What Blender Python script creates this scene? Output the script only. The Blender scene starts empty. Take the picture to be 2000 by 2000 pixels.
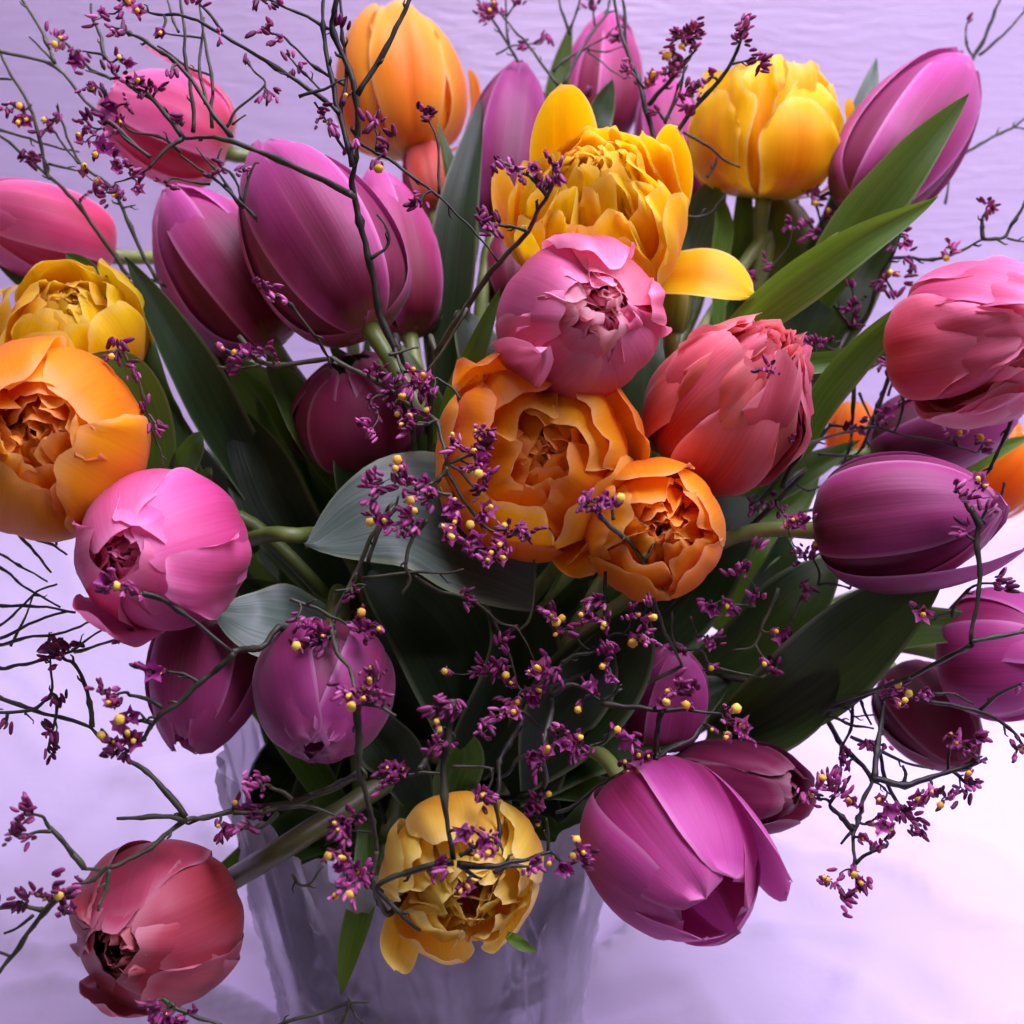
import bpy, math, random
from mathutils import Vector, Matrix, noise, Quaternion
R = math.radians
SC = bpy.context.scene
COL = SC.collection

# ------------------------------------------------------------------ camera, world, lamps, exposure
PITCH, CAMZ, F = R(28), 0.68, 2904.0
CAM = Vector((0, 0, CAMZ))
FWD = Vector((0, math.cos(PITCH), -math.sin(PITCH)))
UPV = Vector((0, math.sin(PITCH), math.cos(PITCH)))
RGT = Vector((1, 0, 0))
cd = bpy.data.cameras.new('camera'); cam = bpy.data.objects.new('camera', cd); COL.objects.link(cam)
cam.location = CAM; cam.rotation_euler = (math.pi / 2 - PITCH, 0, 0)
cd.sensor_width = 36; cd.lens = 36 * F / 2000.0; cd.clip_start = 0.01; cd.clip_end = 50
cd.dof.use_dof = True; cd.dof.focus_distance = 0.62; cd.dof.aperture_fstop = 9.0
SC.camera = cam
SC.render.resolution_x = 1024; SC.render.resolution_y = 1024
w = bpy.data.worlds.new('World'); SC.world = w; w.use_nodes = True
bg = w.node_tree.nodes['Background']; bg.inputs[0].default_value = (0.72, 0.62, 0.95, 1); bg.inputs[1].default_value = 0.055
SC.view_settings.view_transform = 'Standard'; SC.view_settings.look = 'None'
SC.view_settings.exposure = 0.0; SC.view_settings.gamma = 1.0
def area(name, loc, target, sx, sy, power, col):
    l = bpy.data.lights.new(name, 'AREA'); l.shape = 'RECTANGLE'; l.size = sx; l.size_y = sy
    l.energy = power; l.color = col
    o = bpy.data.objects.new(name, l); COL.objects.link(o); o.location = loc
    o.rotation_euler = (Vector(target) - Vector(loc)).to_track_quat('-Z', 'Y').to_euler()
    return o
area('window_light', (0.1, 0.88, 1.55), (0.0, 0.78, 0.2), 2.2, 0.5, 61.0, (0.84, 0.72, 1.0))
area('side_window_light', (1.25, 0.78, 1.15), (0.15, 0.85, 0.35), 0.6, 0.6, 7.0, (0.90, 0.78, 1.0))
area('front_fill_light', (-0.5, -0.6, 1.2), (0.0, 0.6, 0.3), 0.8, 0.8, 1.8, (1.0, 0.84, 0.76))  # added weak warm fill to lift the shaded fronts, not a visible source

# ------------------------------------------------------------------ helpers
def P(px, py, d):
    return CAM + RGT * ((px - 1000) / F * d) + UPV * ((1000 - py) / F * d) + FWD * d
def nz(v, s=0.0):
    return noise.noise(Vector((v[0], v[1], v[2] + s)))
def hx(h):
    h = h.lstrip('#'); c = [int(h[i:i + 2], 16) / 255 for i in (0, 2, 4)]
    return tuple([(x / 12.92 if x <= .04045 else ((x + .055) / 1.055) ** 2.4) for x in c] + [1.0])
def cat(pts, n):
    """Catmull-Rom through pts (Vectors), n samples per span"""
    out = []
    m = len(pts)
    for i in range(m - 1):
        p0 = pts[i - 1] if i > 0 else pts[0] * 2 - pts[1]
        p1, p2 = pts[i], pts[i + 1]
        p3 = pts[i + 2] if i + 2 < m else pts[-1] * 2 - pts[-2]
        for k in range(n):
            t = k / n
            out.append(0.5 * ((2 * p1) + (p2 - p0) * t + (2 * p0 - 5 * p1 + 4 * p2 - p3) * t * t + (3 * p1 - p0 - 3 * p2 + p3) * t ** 3))
    out.append(pts[-1].copy())
    return out
def mkmesh(name, vs, fs, mats, uvs=None, smooth=True, fm=None):
    me = bpy.data.meshes.new(name); me.from_pydata([tuple(v) for v in vs], [], fs)
    if uvs:
        ul = me.uv_layers.new(name='UVMap')
        for l in me.loops: ul.data[l.index].uv = uvs[l.vertex_index]
    if smooth: me.polygons.foreach_set('use_smooth', [True] * len(me.polygons))
    for m in (mats if isinstance(mats, (list, tuple)) else [mats]): me.materials.append(m)
    if fm: me.polygons.foreach_set('material_index', fm)
    me.update(); return me
def link(name, me, parent=None, mat=None):
    o = bpy.data.objects.new(name, me); COL.objects.link(o)
    if parent: o.parent = parent
    if mat is not None: o.matrix_local = mat
    return o
def thing(name, label, cat_, loc, group=None):
    o = bpy.data.objects.new(name, None); COL.objects.link(o); o.location = loc
    o.empty_display_size = 0.01
    o['label'] = label; o['category'] = cat_
    if group: o['group'] = group
    return o

# ------------------------------------------------------------------ materials
class NT:
    def __init__(s, name):
        s.m = bpy.data.materials.new(name); s.m.use_nodes = True; s.t = s.m.node_tree
        s.t.nodes.clear(); s.out = s.n('ShaderNodeOutputMaterial')
    def n(s, kind, **kw):
        x = s.t.nodes.new(kind)
        for k, v in kw.items():
            if k.startswith('_'): setattr(x, k[1:], v)
            else: x.inputs[k.replace('__', ' ')].default_value = v
        return x
    def l(s, a, b): s.t.links.new(a, b)
    def math(s, op, a, b=None):
        x = s.n('ShaderNodeMath', _operation=op)
        for i, v in enumerate((a, b)):
            if v is None: continue
            if isinstance(v, (int, float)): x.inputs[i].default_value = v
            else: s.l(v, x.inputs[i])
        return x.outputs[0]
    def mix(s, f, a, b):
        x = s.n('ShaderNodeMix', _data_type='RGBA')
        for i, v in ((0, f), (6, a), (7, b)):
            if isinstance(v, (int, float)): x.inputs[i].default_value = v
            elif isinstance(v, tuple): x.inputs[i].default_value = v
            else: s.l(v, x.inputs[i])
        return x.outputs[2]
    def ramp(s, f, stops):
        x = s.n('ShaderNodeValToRGB'); e = x.color_ramp.elements
        while len(e) < len(stops): e.new(0.5)
        for i, (p, c) in enumerate(stops): e[i].position = p; e[i].color = c if isinstance(c, tuple) else (c, c, c, 1)
        s.l(f, x.inputs[0]); return x.outputs[0]
def petal_mat(name, base, low, main, edge, mid, trans=0.3, rough=0.48, streak=0.9, hue=0.011):
    """base: colour at the stem, low: lower third, darkened in the red and purple kinds to paint in shade, main, edge: rim and tip, mid: flame along the midrib"""
    N = NT(name)
    uv = N.n('ShaderNodeUVMap', _uv_map='UVMap'); sp = N.n('ShaderNodeSeparateXYZ'); N.l(uv.outputs[0], sp.inputs[0])
    tc = N.n('ShaderNodeTexCoord')
    oi = N.n('ShaderNodeObjectInfo')
    s = N.math('ABSOLUTE', N.math('SUBTRACT', sp.outputs[0], 0.5)); s = N.math('MULTIPLY', s, 2.0)
    mp = N.n('ShaderNodeMapping'); mp.inputs['Scale'].default_value = (38, 1.3, 1); N.l(uv.outputs[0], mp.inputs[0])
    off = N.n('ShaderNodeCombineXYZ'); N.l(N.math('MULTIPLY', oi.outputs['Random'], 50.0), off.inputs[0]); N.l(off.outputs[0], mp.inputs['Location'])
    st = N.n('ShaderNodeTexNoise', Scale=1.0, Detail=4.0, Roughness=0.6); N.l(mp.outputs[0], st.inputs[0])
    bl = N.n('ShaderNodeTexNoise', Scale=60.0, Detail=3.0); N.l(tc.outputs['Object'], bl.inputs[0])
    t2 = N.math('ADD', sp.outputs[1], N.math('MULTIPLY', N.math('SUBTRACT', st.outputs[0], 0.5), 0.12))
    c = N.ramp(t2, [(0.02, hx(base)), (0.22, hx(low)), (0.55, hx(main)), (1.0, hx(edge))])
    ef = N.ramp(N.math('ADD', s, N.math('MULTIPLY', N.math('SUBTRACT', bl.outputs[0], 0.5), 0.5)), [(0.55, 0.0), (1.05, 1.0)])
    c = N.mix(N.math('MULTIPLY', ef, 0.8), c, hx(edge))
    mf = N.ramp(N.math('ADD', s, N.math('MULTIPLY', N.math('SUBTRACT', st.outputs[0], 0.5), 0.7)), [(0.0, 1.0), (0.5, 0.0)])
    mf = N.math('MULTIPLY', mf, N.ramp(sp.outputs[1], [(0.1, 0.4), (0.45, 0.85), (0.95, 0.0)]))
    c = N.mix(mf, c, hx(mid))
    e0 = hx(edge); pale = tuple(v + (1 - v) * .3 for v in e0[:3]) + (1.0,)
    c = N.mix(N.math('MULTIPLY', N.ramp(N.math('MAXIMUM', s, N.math('SUBTRACT', sp.outputs[1], 0.02)), [(0.90, 0.0), (0.99, 1.0)]), 0.55), c, pale)
    hs = N.n('ShaderNodeHueSaturation'); N.l(c, hs.inputs['Color'])
    N.l(N.math('ADD', 0.86, N.math('MULTIPLY', st.outputs[0], 0.2 * streak)), hs.inputs['Value'])
    N.l(N.math('ADD', 0.5 - hue * .35, N.math('MULTIPLY', oi.outputs['Random'], hue * 2)), hs.inputs['Hue'])
    c = hs.outputs[0]
    pb = N.n('ShaderNodeBsdfPrincipled', Roughness=rough); N.l(c, pb.inputs['Base Color'])
    pb.inputs['Specular IOR Level'].default_value = 0.35
    pb.inputs['Sheen Weight'].default_value = 0.12; pb.inputs['Sheen Roughness'].default_value = 0.4
    tr = N.n('ShaderNodeBsdfTranslucent'); N.l(c, tr.inputs[0])
    bp = N.n('ShaderNodeBump', Strength=0.15, Distance=0.0010); N.l(N.math('ADD', st.outputs[0], N.math('MULTIPLY', bl.outputs[0], 0.8)), bp.inputs['Height'])
    N.l(bp.outputs[0], pb.inputs['Normal'])
    mx = N.n('ShaderNodeMixShader', Fac=trans); N.l(pb.outputs[0], mx.inputs[1]); N.l(tr.outputs[0], mx.inputs[2])
    N.l(mx.outputs[0], N.out.inputs[0]); return N.m
def leaf_mat(name, a, b, rough=0.42, trans=0.22):
    N = NT(name)
    uv = N.n('ShaderNodeUVMap', _uv_map='UVMap'); tc = N.n('ShaderNodeTexCoord'); oi = N.n('ShaderNodeObjectInfo')
    mp = N.n('ShaderNodeMapping'); mp.inputs['Scale'].default_value = (30, 0.9, 1); N.l(uv.outputs[0], mp.inputs[0])
    st = N.n('ShaderNodeTexNoise', Scale=1.0, Detail=3.0); N.l(mp.outputs[0], st.inputs[0])
    bl = N.n('ShaderNodeTexNoise', Scale=35.0, Detail=3.0); N.l(tc.outputs['Object'], bl.inputs[0])
    f = N.math('ADD', N.math('MULTIPLY', st.outputs[0], 0.8), N.math('MULTIPLY', bl.outputs[0], 0.35))
    c = N.mix(N.ramp(f, [(0.35, 0.0), (0.75, 1.0)]), hx(a), hx(b))
    sp = N.n('ShaderNodeSeparateXYZ'); N.l(uv.outputs[0], sp.inputs[0])
    s = N.math('MULTIPLY', N.math('ABSOLUTE', N.math('SUBTRACT', sp.outputs[0], 0.5)), 2.0)
    c = N.mix(N.math('MULTIPLY', N.ramp(s, [(0.86, 0.0), (0.98, 1.0)]), 0.5), c, hx('#8a9a72'))
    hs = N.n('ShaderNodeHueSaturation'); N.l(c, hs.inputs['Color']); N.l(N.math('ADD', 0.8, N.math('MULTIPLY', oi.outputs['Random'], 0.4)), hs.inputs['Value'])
    pb = N.n('ShaderNodeBsdfPrincipled', Roughness=rough); N.l(hs.outputs[0], pb.inputs['Base Color'])
    pb.inputs['Specular IOR Level'].default_value = 0.32
    bp = N.n('ShaderNodeBump', Strength=0.35, Distance=0.0008); N.l(st.outputs[0], bp.inputs['Height']); N.l(bp.outputs[0], pb.inputs['Normal'])
    tr = N.n('ShaderNodeBsdfTranslucent', Color=hx('#7fae2c'))
    mx = N.n('ShaderNodeMixShader', Fac=trans); N.l(pb.outputs[0], mx.inputs[1]); N.l(tr.outputs[0], mx.inputs[2])
    N.l(mx.outputs[0], N.out.inputs[0]); return N.m
def plain_mat(name, a, b, scale=200.0, rough=0.55, trans=0.0):
    N = NT(name); tc = N.n('ShaderNodeTexCoord'); oi = N.n('ShaderNodeObjectInfo')
    bl = N.n('ShaderNodeTexNoise', Scale=scale, Detail=3.0); N.l(tc.outputs['Object'], bl.inputs[0])
    f = N.math('ADD', bl.outputs[0], N.math('MULTIPLY', N.math('SUBTRACT', oi.outputs['Random'], 0.5), 0.5))
    c = N.mix(N.ramp(f, [(0.3, 0.0), (0.7, 1.0)]), hx(a), hx(b))
    pb = N.n('ShaderNodeBsdfPrincipled', Roughness=rough); N.l(c, pb.inputs['Base Color']); last = pb
    bp = N.n('ShaderNodeBump', Strength=0.3, Distance=0.0005); N.l(bl.outputs[0], bp.inputs['Height']); N.l(bp.outputs[0], pb.inputs['Normal'])
    if trans:
        tr = N.n('ShaderNodeBsdfTranslucent'); N.l(c, tr.inputs[0])
        last = N.n('ShaderNodeMixShader', Fac=trans); N.l(pb.outputs[0], last.inputs[1]); N.l(tr.outputs[0], last.inputs[2])
    N.l(last.outputs[0], N.out.inputs[0]); return N.m
M = {}
#                              base       low        main       edge       mid
M['purple'] = petal_mat('purple_petal', '#b98a5a', '#6c1e36', '#9e3068', '#d05aa6', '#722038', 0.22)  # low tones of purple, violet, coral, rose, dusk also paint in shade
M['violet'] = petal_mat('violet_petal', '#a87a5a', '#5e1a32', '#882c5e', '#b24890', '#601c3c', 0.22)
M['magenta'] = petal_mat('magenta_petal', '#c07a5a', '#9c2850', '#bc3c8c', '#de62b4', '#902450')
M['wine'] = petal_mat('wine_petal', '#7a3a3a', '#6c1c38', '#80224c', '#96305c', '#5c1630')
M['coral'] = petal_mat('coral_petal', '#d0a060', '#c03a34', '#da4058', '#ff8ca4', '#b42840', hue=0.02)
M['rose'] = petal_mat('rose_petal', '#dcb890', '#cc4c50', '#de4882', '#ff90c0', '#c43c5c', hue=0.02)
M['pink'] = petal_mat('pink_petal', '#e4c0a0', '#d84c7c', '#e44c98', '#ff84c4', '#c83870', hue=0.014)
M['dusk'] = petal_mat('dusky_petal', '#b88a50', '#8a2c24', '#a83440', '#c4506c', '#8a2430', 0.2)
M['rosepale'] = petal_mat('rose_heart_petal', '#d88070', '#e47c78', '#ee90a0', '#fcc0c8', '#dc6478', 0.4)
M['orange'] = petal_mat('orange_petal', '#d8cc20', '#ff9c00', '#ff7c00', '#ffa810', '#ff6400', 0.42, hue=0.016)
M['yellow'] = petal_mat('yellow_petal', '#b8c818', '#ffc800', '#ffb800', '#ffdc10', '#ff9c00', 0.42, hue=0.012)
M['peach'] = petal_mat('peach_petal', '#b8b020', '#ffa030', '#ff8c28', '#ffb840', '#ff7420', 0.38, hue=0.014)
M['lemon'] = petal_mat('lemon_petal', '#a8b020', '#f0c820', '#ffc828', '#fbe068', '#f4a820', 0.4, hue=0.014)
M['olive'] = petal_mat('green_bud_petal', '#5a7a28', '#6c8a30', '#8a9838', '#a0a048', '#64842c')
M['leaf'] = leaf_mat('leaf_green', '#1e3814', '#486628')
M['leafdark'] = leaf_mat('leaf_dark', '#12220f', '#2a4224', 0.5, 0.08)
M['leafgrey'] = leaf_mat('leaf_waxy', '#3c5040', '#64786a', 0.42, 0.06)
M['leafbright'] = leaf_mat('leaf_bright', '#2c4c14', '#5f8630', 0.42, 0.22)
M['stem'] = plain_mat('tulip_stem', '#5c7030', '#8a9c54', 60, 0.45)
M['stemdull'] = plain_mat('tulip_stem_dull', '#3e4424', '#5c6034', 60, 0.45)
M['twig'] = plain_mat('twig_bark', '#1a1d12', '#4a4e34', 120, 0.55)
M['bud'] = plain_mat('bud_maroon', '#54123c', '#94306c', 250, 0.55, 0.15)
M['budpink'] = plain_mat('bud_magenta', '#9c3478', '#d074ac', 250, 0.5, 0.25)
M['calyx'] = plain_mat('calyx_magenta', '#98307c', '#d878bc', 250, 0.5, 0.35)
M['corolla'] = plain_mat('corolla_yellow', '#ecbc30', '#ffe85c', 420, 0.55, 0.2)

# ------------------------------------------------------------------ setting: wall and tablecloth
WALLY = 1.10
def wall_material():
    N = NT('painted_wall'); tc = N.n('ShaderNodeTexCoord')
    mp = N.n('ShaderNodeMapping'); mp.inputs['Scale'].default_value = (16, 1, 120); mp.inputs['Rotation'].default_value = (0, R(-7), 0); N.l(tc.outputs['Object'], mp.inputs[0])
    a = N.n('ShaderNodeTexNoise', Scale=1.0, Detail=4.0, Roughness=0.6, Distortion=1.6); N.l(mp.outputs[0], a.inputs[0])
    b = N.n('ShaderNodeTexNoise', Scale=3.0, Detail=3.0); N.l(tc.outputs['Object'], b.inputs[0])
    d = N.n('ShaderNodeTexNoise', Scale=140.0, Detail=2.0); N.l(tc.outputs['Object'], d.inputs[0])
    c = N.mix(N.ramp(b.outputs[0], [(0.35, 0.0), (0.7, 1.0)]), hx('#dacce8'), hx('#e4d8ee'))
    pb = N.n('ShaderNodeBsdfPrincipled', Roughness=0.5); N.l(c, pb.inputs['Base Color'])
    rel = N.math('MULTIPLY', a.outputs[0], N.ramp(b.outputs[0], [(0.38, 0.25), (0.62, 1.0)]))
    bp = N.n('ShaderNodeBump', Strength=0.5, Distance=0.004); N.l(N.math('ADD', rel, N.math('MULTIPLY', d.outputs[0], 0.06)), bp.inputs['Height'])
    N.l(bp.outputs[0], pb.inputs['Normal']); N.l(pb.outputs[0], N.out.inputs[0]); return N.m
me = mkmesh('wall', [(-2, WALLY, -0.8), (2, WALLY, -0.8), (2, WALLY, 1.9), (-2, WALLY, 1.9), (-2, WALLY + .1, -0.8), (2, WALLY + .1, -0.8), (2, WALLY + .1, 1.9), (-2, WALLY + .1, 1.9)],
            [(0, 1, 2, 3), (5, 4, 7, 6), (0, 3, 7, 4), (1, 5, 6, 2), (3, 2, 6, 7), (0, 4, 5, 1)], wall_material(), smooth=False)
wall = link('wall', me); wall['kind'] = 'structure'

VC0 = P(830, 1520, 0.735); VX0, VY0 = VC0.x, VC0.y
def cloth_h(x, y):
    v = Vector((x, y, 0))
    wv = Vector((noise.noise(v * 3.0), noise.noise(v * 3.0 + Vector((9, 4, 2))), 0)) * 0.09
    q = v + wv
    a = math.sin((q.x * 0.75 + q.y * 1.0) * 34 + 2.5 * noise.noise(q * 4))
    h = 0.006 * a * (0.5 + noise.noise(v * 4 + Vector((3, 1, 7))))
    rdg = 1 - abs(noise.noise(Vector((q.x * 7, q.y * 13, 1.7)))) * 2.2
    rdg2 = 1 - abs(noise.noise(Vector((q.x * 15 + q.y * 5, q.y * 9, 5.7)))) * 2.2
    h = h * .45 + 0.007 * max(rdg, 0) ** 7 + 0.0045 * max(rdg2, 0) ** 4
    rv = math.hypot(x - VX0, y - VY0); th = math.atan2(y - VY0, x - VX0)
    h += 0.013 * math.exp(-((rv - .13) / .17) ** 2) * max(0, 1 - 4.5 * abs(noise.noise(Vector((math.cos(th) * 3.2, math.sin(th) * 3.2, rv * 2)))))
    # rises where it meets the wall
    k = max(0.0, (y - (WALLY - 0.28)) / 0.28)
    return h + 0.13 * k * k * k
vs, fs = [], []
NX, NY = 200, 150
for j in range(NY + 1):
    for i in range(NX + 1):
        x = -0.9 + 1.8 * i / NX; y = 0.2 + (WALLY - 0.01 - 0.2) * j / NY
        vs.append((x, y, cloth_h(x, y)))
for j in range(NY):
    for i in range(NX):
        a = j * (NX + 1) + i; fs.append((a, a + 1, a + NX + 2, a + NX + 1))
# front edge hangs down over the table edge
def cloth_material():
    N = NT('white_cloth'); tc = N.n('ShaderNodeTexCoord')
    a = N.n('ShaderNodeTexNoise', Scale=14.0, Detail=6.0, Roughness=0.6, Distortion=0.6); N.l(tc.outputs['Object'], a.inputs[0])
    w1 = N.n('ShaderNodeTexWave', Scale=900.0, Distortion=0.5); N.l(tc.outputs['Object'], w1.inputs[0])
    pb = N.n('ShaderNodeBsdfPrincipled', Roughness=0.75); pb.inputs['Base Color'].default_value = hx('#dcd2ea')
    bp = N.n('ShaderNodeBump', Strength=0.25, Distance=0.008); N.l(a.outputs[0], bp.inputs['Height'])
    N.l(bp.outputs[0], pb.inputs['Normal']); N.l(pb.outputs[0], N.out.inputs[0]); return N.m
cl = link('tablecloth', mkmesh('tablecloth', vs, fs, cloth_material()))
cl['label'] = 'white crumpled cloth spread under the vase in front of the lilac wall'; cl['category'] = 'tablecloth'

# ------------------------------------------------------------------ vase
VC = P(830, 1520, 0.735); RIMZ = VC.z; VX, VY = VC.x, VC.y
vase = thing('vase', 'wide clear glass vase wrapped in crumpled cellophane holding the bouquet', 'vase', (VX, VY, 0))
def lathe(prof, n, wob=None):
    vs, fs = [], []
    for i, (r, z) in enumerate(prof):
        for k in range(n):
            a = 2 * math.pi * k / n
            rr, zz = (r, z) if wob is None else wob(r, z, a)
            vs.append((rr * math.cos(a), rr * math.sin(a), zz))
    for i in range(len(prof) - 1):
        for k in range(n):
            a = i * n + k; b = i * n + (k + 1) % n
            fs.append((a, b, b + n, a + n))
    return vs, fs
N = NT('vase_glass'); g = N.n('ShaderNodeBsdfPrincipled', Roughness=0.03); g.inputs['Base Color'].default_value = (0.9, 0.9, 0.95, 1)
g.inputs['Transmission Weight'].default_value = 1.0; g.inputs['IOR'].default_value = 1.2; N.l(g.outputs[0], N.out.inputs[0]); M['glass'] = N.m
RV = 0.088
prof = [(0.001, 0.004), (0.062, 0.004), (0.066, 0.01), (0.074, RIMZ * .5), (RV, RIMZ), (RV - .003, RIMZ + .001), (0.070, RIMZ * .5), (0.060, 0.014), (0.001, 0.014)]
vs, fs = lathe(prof, 48)
link('glass_body', mkmesh('glass_body', vs, fs, M['glass']), vase)
N = NT('cellophane'); tc = N.n('ShaderNodeTexCoord')
a = N.n('ShaderNodeTexNoise', Scale=22.0, Detail=5.0, Roughness=0.65, Distortion=1.2); N.l(tc.outputs['Object'], a.inputs[0])
b = N.n('ShaderNodeTexNoise', Scale=7.0, Detail=4.0, Distortion=0.8); N.l(tc.outputs['Object'], b.inputs[0])
pb = N.n('ShaderNodeBsdfPrincipled', Roughness=0.16); pb.inputs['Base Color'].default_value = hx('#efeaf6')
bp = N.n('ShaderNodeBump', Strength=0.35, Distance=0.005); N.l(a.outputs[0], bp.inputs['Height']); N.l(bp.outputs[0], pb.inputs['Normal'])
tl = N.n('ShaderNodeBsdfTranslucent', Color=hx('#f4eefc')); m1 = N.n('ShaderNodeMixShader', Fac=0.7); N.l(pb.outputs[0], m1.inputs[1]); N.l(tl.outputs[0], m1.inputs[2])
tp = N.n('ShaderNodeBsdfTransparent'); m2 = N.n('ShaderNodeMixShader')
N.l(N.ramp(b.outputs[0], [(0.40, 0.35), (0.58, 0.92)]), m2.inputs[0]); N.l(tp.outputs[0], m2.inputs[1]); N.l(m1.outputs[0], m2.inputs[2]); N.l(m2.outputs[0], N.out.inputs[0])
M['cello'] = N.m
def crumple(r, z, a):
    v = Vector((math.cos(a) * 2.2, math.sin(a) * 2.2, z * 14))
    v = Vector((math.cos(a) * 3.6 + z * 7, math.sin(a) * 3.6, z * 9 + noise.noise(v) * .8))
    f = 1 - abs(noise.noise(v)) * 2.6; g = 1 - abs(noise.noise(v * 2.1 + Vector((5, 5, 5)))) * 2.6; h = 1 - abs(noise.noise(v * 5.1 + Vector((1, 5, 9)))) * 2.6
    w_ = 1 - abs(noise.noise(Vector((math.cos(a) * 6 + z * 5, math.sin(a) * 6, z * 3 + 4)))) * 4
    d = 0.0035 * f + 0.0022 * g + .0007 * h + .0045 * max(w_, 0) ** 1.5
    k = z / RIMZ
    return r + d + 0.012 * max(k - .6, 0) * noise.noise(Vector((math.cos(a) * 4, math.sin(a) * 4, 2))), z + (0.010 * noise.noise(Vector((math.cos(a) * 5, math.sin(a) * 5, 8))) if k > .9 else 0)
prof = [(0.070 + 0.024 * (i / 110), 0.003 + (RIMZ + 0.022) * i / 110) for i in range(111)]
vs, fs = lathe(prof, 300, crumple)
link('cellophane_wrap', mkmesh('cellophane_wrap', vs, fs, M['cello']), vase)

# ------------------------------------------------------------------ tube, petal, leaf builders
def tube(path, radii, sides=7):
    vs, fs = [], []
    n = len(path); up = None
    for i, p in enumerate(path):
        t = (path[min(i + 1, n - 1)] - path[max(i - 1, 0)]); t.normalize()
        if up is None: up = t.orthogonal().normalized()
        up = (up - t * up.dot(t))
        if up.length < 1e-6: up = t.orthogonal()
        up.normalize(); sd = t.cross(up)
        for k in range(sides):
            a = 2 * math.pi * k / sides
            vs.append(p + (up * math.cos(a) + sd * math.sin(a)) * radii[i])
    for i in range(n - 1):
        for k in range(sides):
            a = i * sides + k; b = i * sides + (k + 1) % sides
            fs.append((a, b, b + sides, a + sides))
    fs.append(tuple(range(sides))[::-1]); fs.append(tuple(range((n - 1) * sides, n * sides)))
    return vs, fs
PC = [[(0, 0), (.42, .015), (.78, .10), (.97, .26), (1.0, .46), (.88, .67), (.60, .86), (.16, 1.0)],
      [(0, 0), (.42, .015), (.78, .09), (.99, .25), (1.07, .45), (1.08, .65), (1.04, .83), (.96, 1.0)],
      [(0, 0), (.42, .01), (.85, .07), (1.18, .20), (1.48, .36), (1.78, .50), (2.02, .58), (2.2, .58)],
      [(0, 0), (.42, .01), (.9, .06), (1.3, .14), (1.7, .16), (2.05, .08), (2.35, -.06), (2.6, -.22)]]
def prof_at(o, t):
    o = max(-0.2, min(2.999, o)); i = max(0, min(2, int(o))); f = o - i
    x = t * 7; k = min(6, int(x)); u = x - k
    def cp(j):
        j = max(0, min(7, j)); a = PC[i][j]; b = PC[i + 1][j]
        return (a[0] + (b[0] - a[0]) * f, a[1] + (b[1] - a[1]) * f)
    p0, p1, p2, p3 = cp(k - 1), cp(k), cp(k + 1), cp(k + 2)
    return [0.5 * (2 * p1[c] + (p2[c] - p0[c]) * u + (2 * p0[c] - 5 * p1[c] + 4 * p2[c] - p3[c]) * u * u + (3 * p1[c] - p0[c] - 3 * p2[c] + p3[c]) * u ** 3) for c in (0, 1)]
def petal(az, Rr, L, o, hw, rnd, rs=1.0, ls=1.0, point=0.0, ruf=0.0, jag=0.0, curl=0.0, crease=0.03, ns=14, nt=22, flat=1.0, twist=0.0):
    """az azimuth; Rr,L flower radius and height; o openness; hw half width / Rr; rs,ls layer scale."""
    vs, uv, fs = [], [], []
    sd = rnd.uniform(0, 100); ca, sa = math.cos(az), math.sin(az)
    for j in range(nt + 1):
        t = j / nt
        for i in range(ns + 1):
            s = -1 + 2 * i / ns
            tt = t * (1 - jag * t * t * (0.5 + 0.9 * nz((s * 1.8 + sd, 0.3, 1.0))) )
            te = min(1, t)
            sh = (max(te, 1e-4) ** 0.62) * (max(0.0, 1 - te ** (3.4 - 1.3 * point)) ** (0.5 + 0.35 * point)) * 1.12
            if jag > 0:
                wt = 0.72 - 0.5 * point
                sh = (max(te, 1e-4) ** 0.6) * (1 - (1 - wt) * max(0, (te - .45) / .55) ** 2) * 1.05
                tt = t * (1 - (0.26 - .14 * point) * abs(s) ** 2.4 * t - jag * t * (1.0 * nz((s * 1.9 + sd, 0.3, 1.0)) + 0.22 * nz((s * 4.5, sd, 3.0))))
            if t < 0.03: sh = max(sh, 0.10)
            r, z = prof_at(o, max(0, min(1, tt)))
            r *= Rr * rs; z *= L * ls
            h = hw * Rr * sh
            rho = max(r * flat, Rr * 0.42 * rs)
            ph = s * h / rho
            lat = rho * math.sin(ph); inw = rho * (1 - math.cos(ph))
            # relief: midrib groove, rim ruffle, low noise, rim curl
            d = -crease * Rr * math.exp(-(s / 0.13) ** 2) * math.sin(math.pi * min(1, t * 1.02))
            d += ruf * Rr * (abs(s) ** 1.7 * t + 0.7 * t ** 4) * (math.sin(s * 5.3 + t * 7 + sd) * 0.6 + nz((s * 2.5 + sd, t * 4.0, 2.0)) * 1.5)
            d += 0.05 * Rr * nz((s * 1.1 + sd, t * 1.8, 7.0)) * t
            d += curl * Rr * (abs(s) ** 3 * 0.6 * t + t ** 5 * 0.5)
            x = r - inw + d; y = lat + twist * Rr * t * t
            z += 0.03 * L * nz((s * 1.6, sd, 5.0)) * t + ruf * 0.35 * Rr * t * t * nz((s * 3.5 + sd, 9.0, 4.0))
            vs.append(Vector((x * ca - y * sa, x * sa + y * ca, z))); uv.append((i / ns, t))
    for j in range(nt):
        for i in range(ns):
            a = j * (ns + 1) + i; fs.append((a, a + 1, a + ns + 2, a + ns + 1))
    return vs, fs, uv
VNECK = Vector((VX, VY, RIMZ - 0.03))
TUL = {}
def frame(zaxis, roll):
    z = zaxis.normalized()
    # x axis of the flower frame points to the camera side (as far as possible): az 0 faces the camera
    ref = -FWD if abs(z.dot(FWD)) < 0.93 else UPV
    x = (ref - z * ref.dot(z)).normalized(); y = z.cross(x)
    m = Matrix((x, y, z)).transposed()
    return m @ Matrix.Rotation(roll, 3, 'Z')
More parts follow.
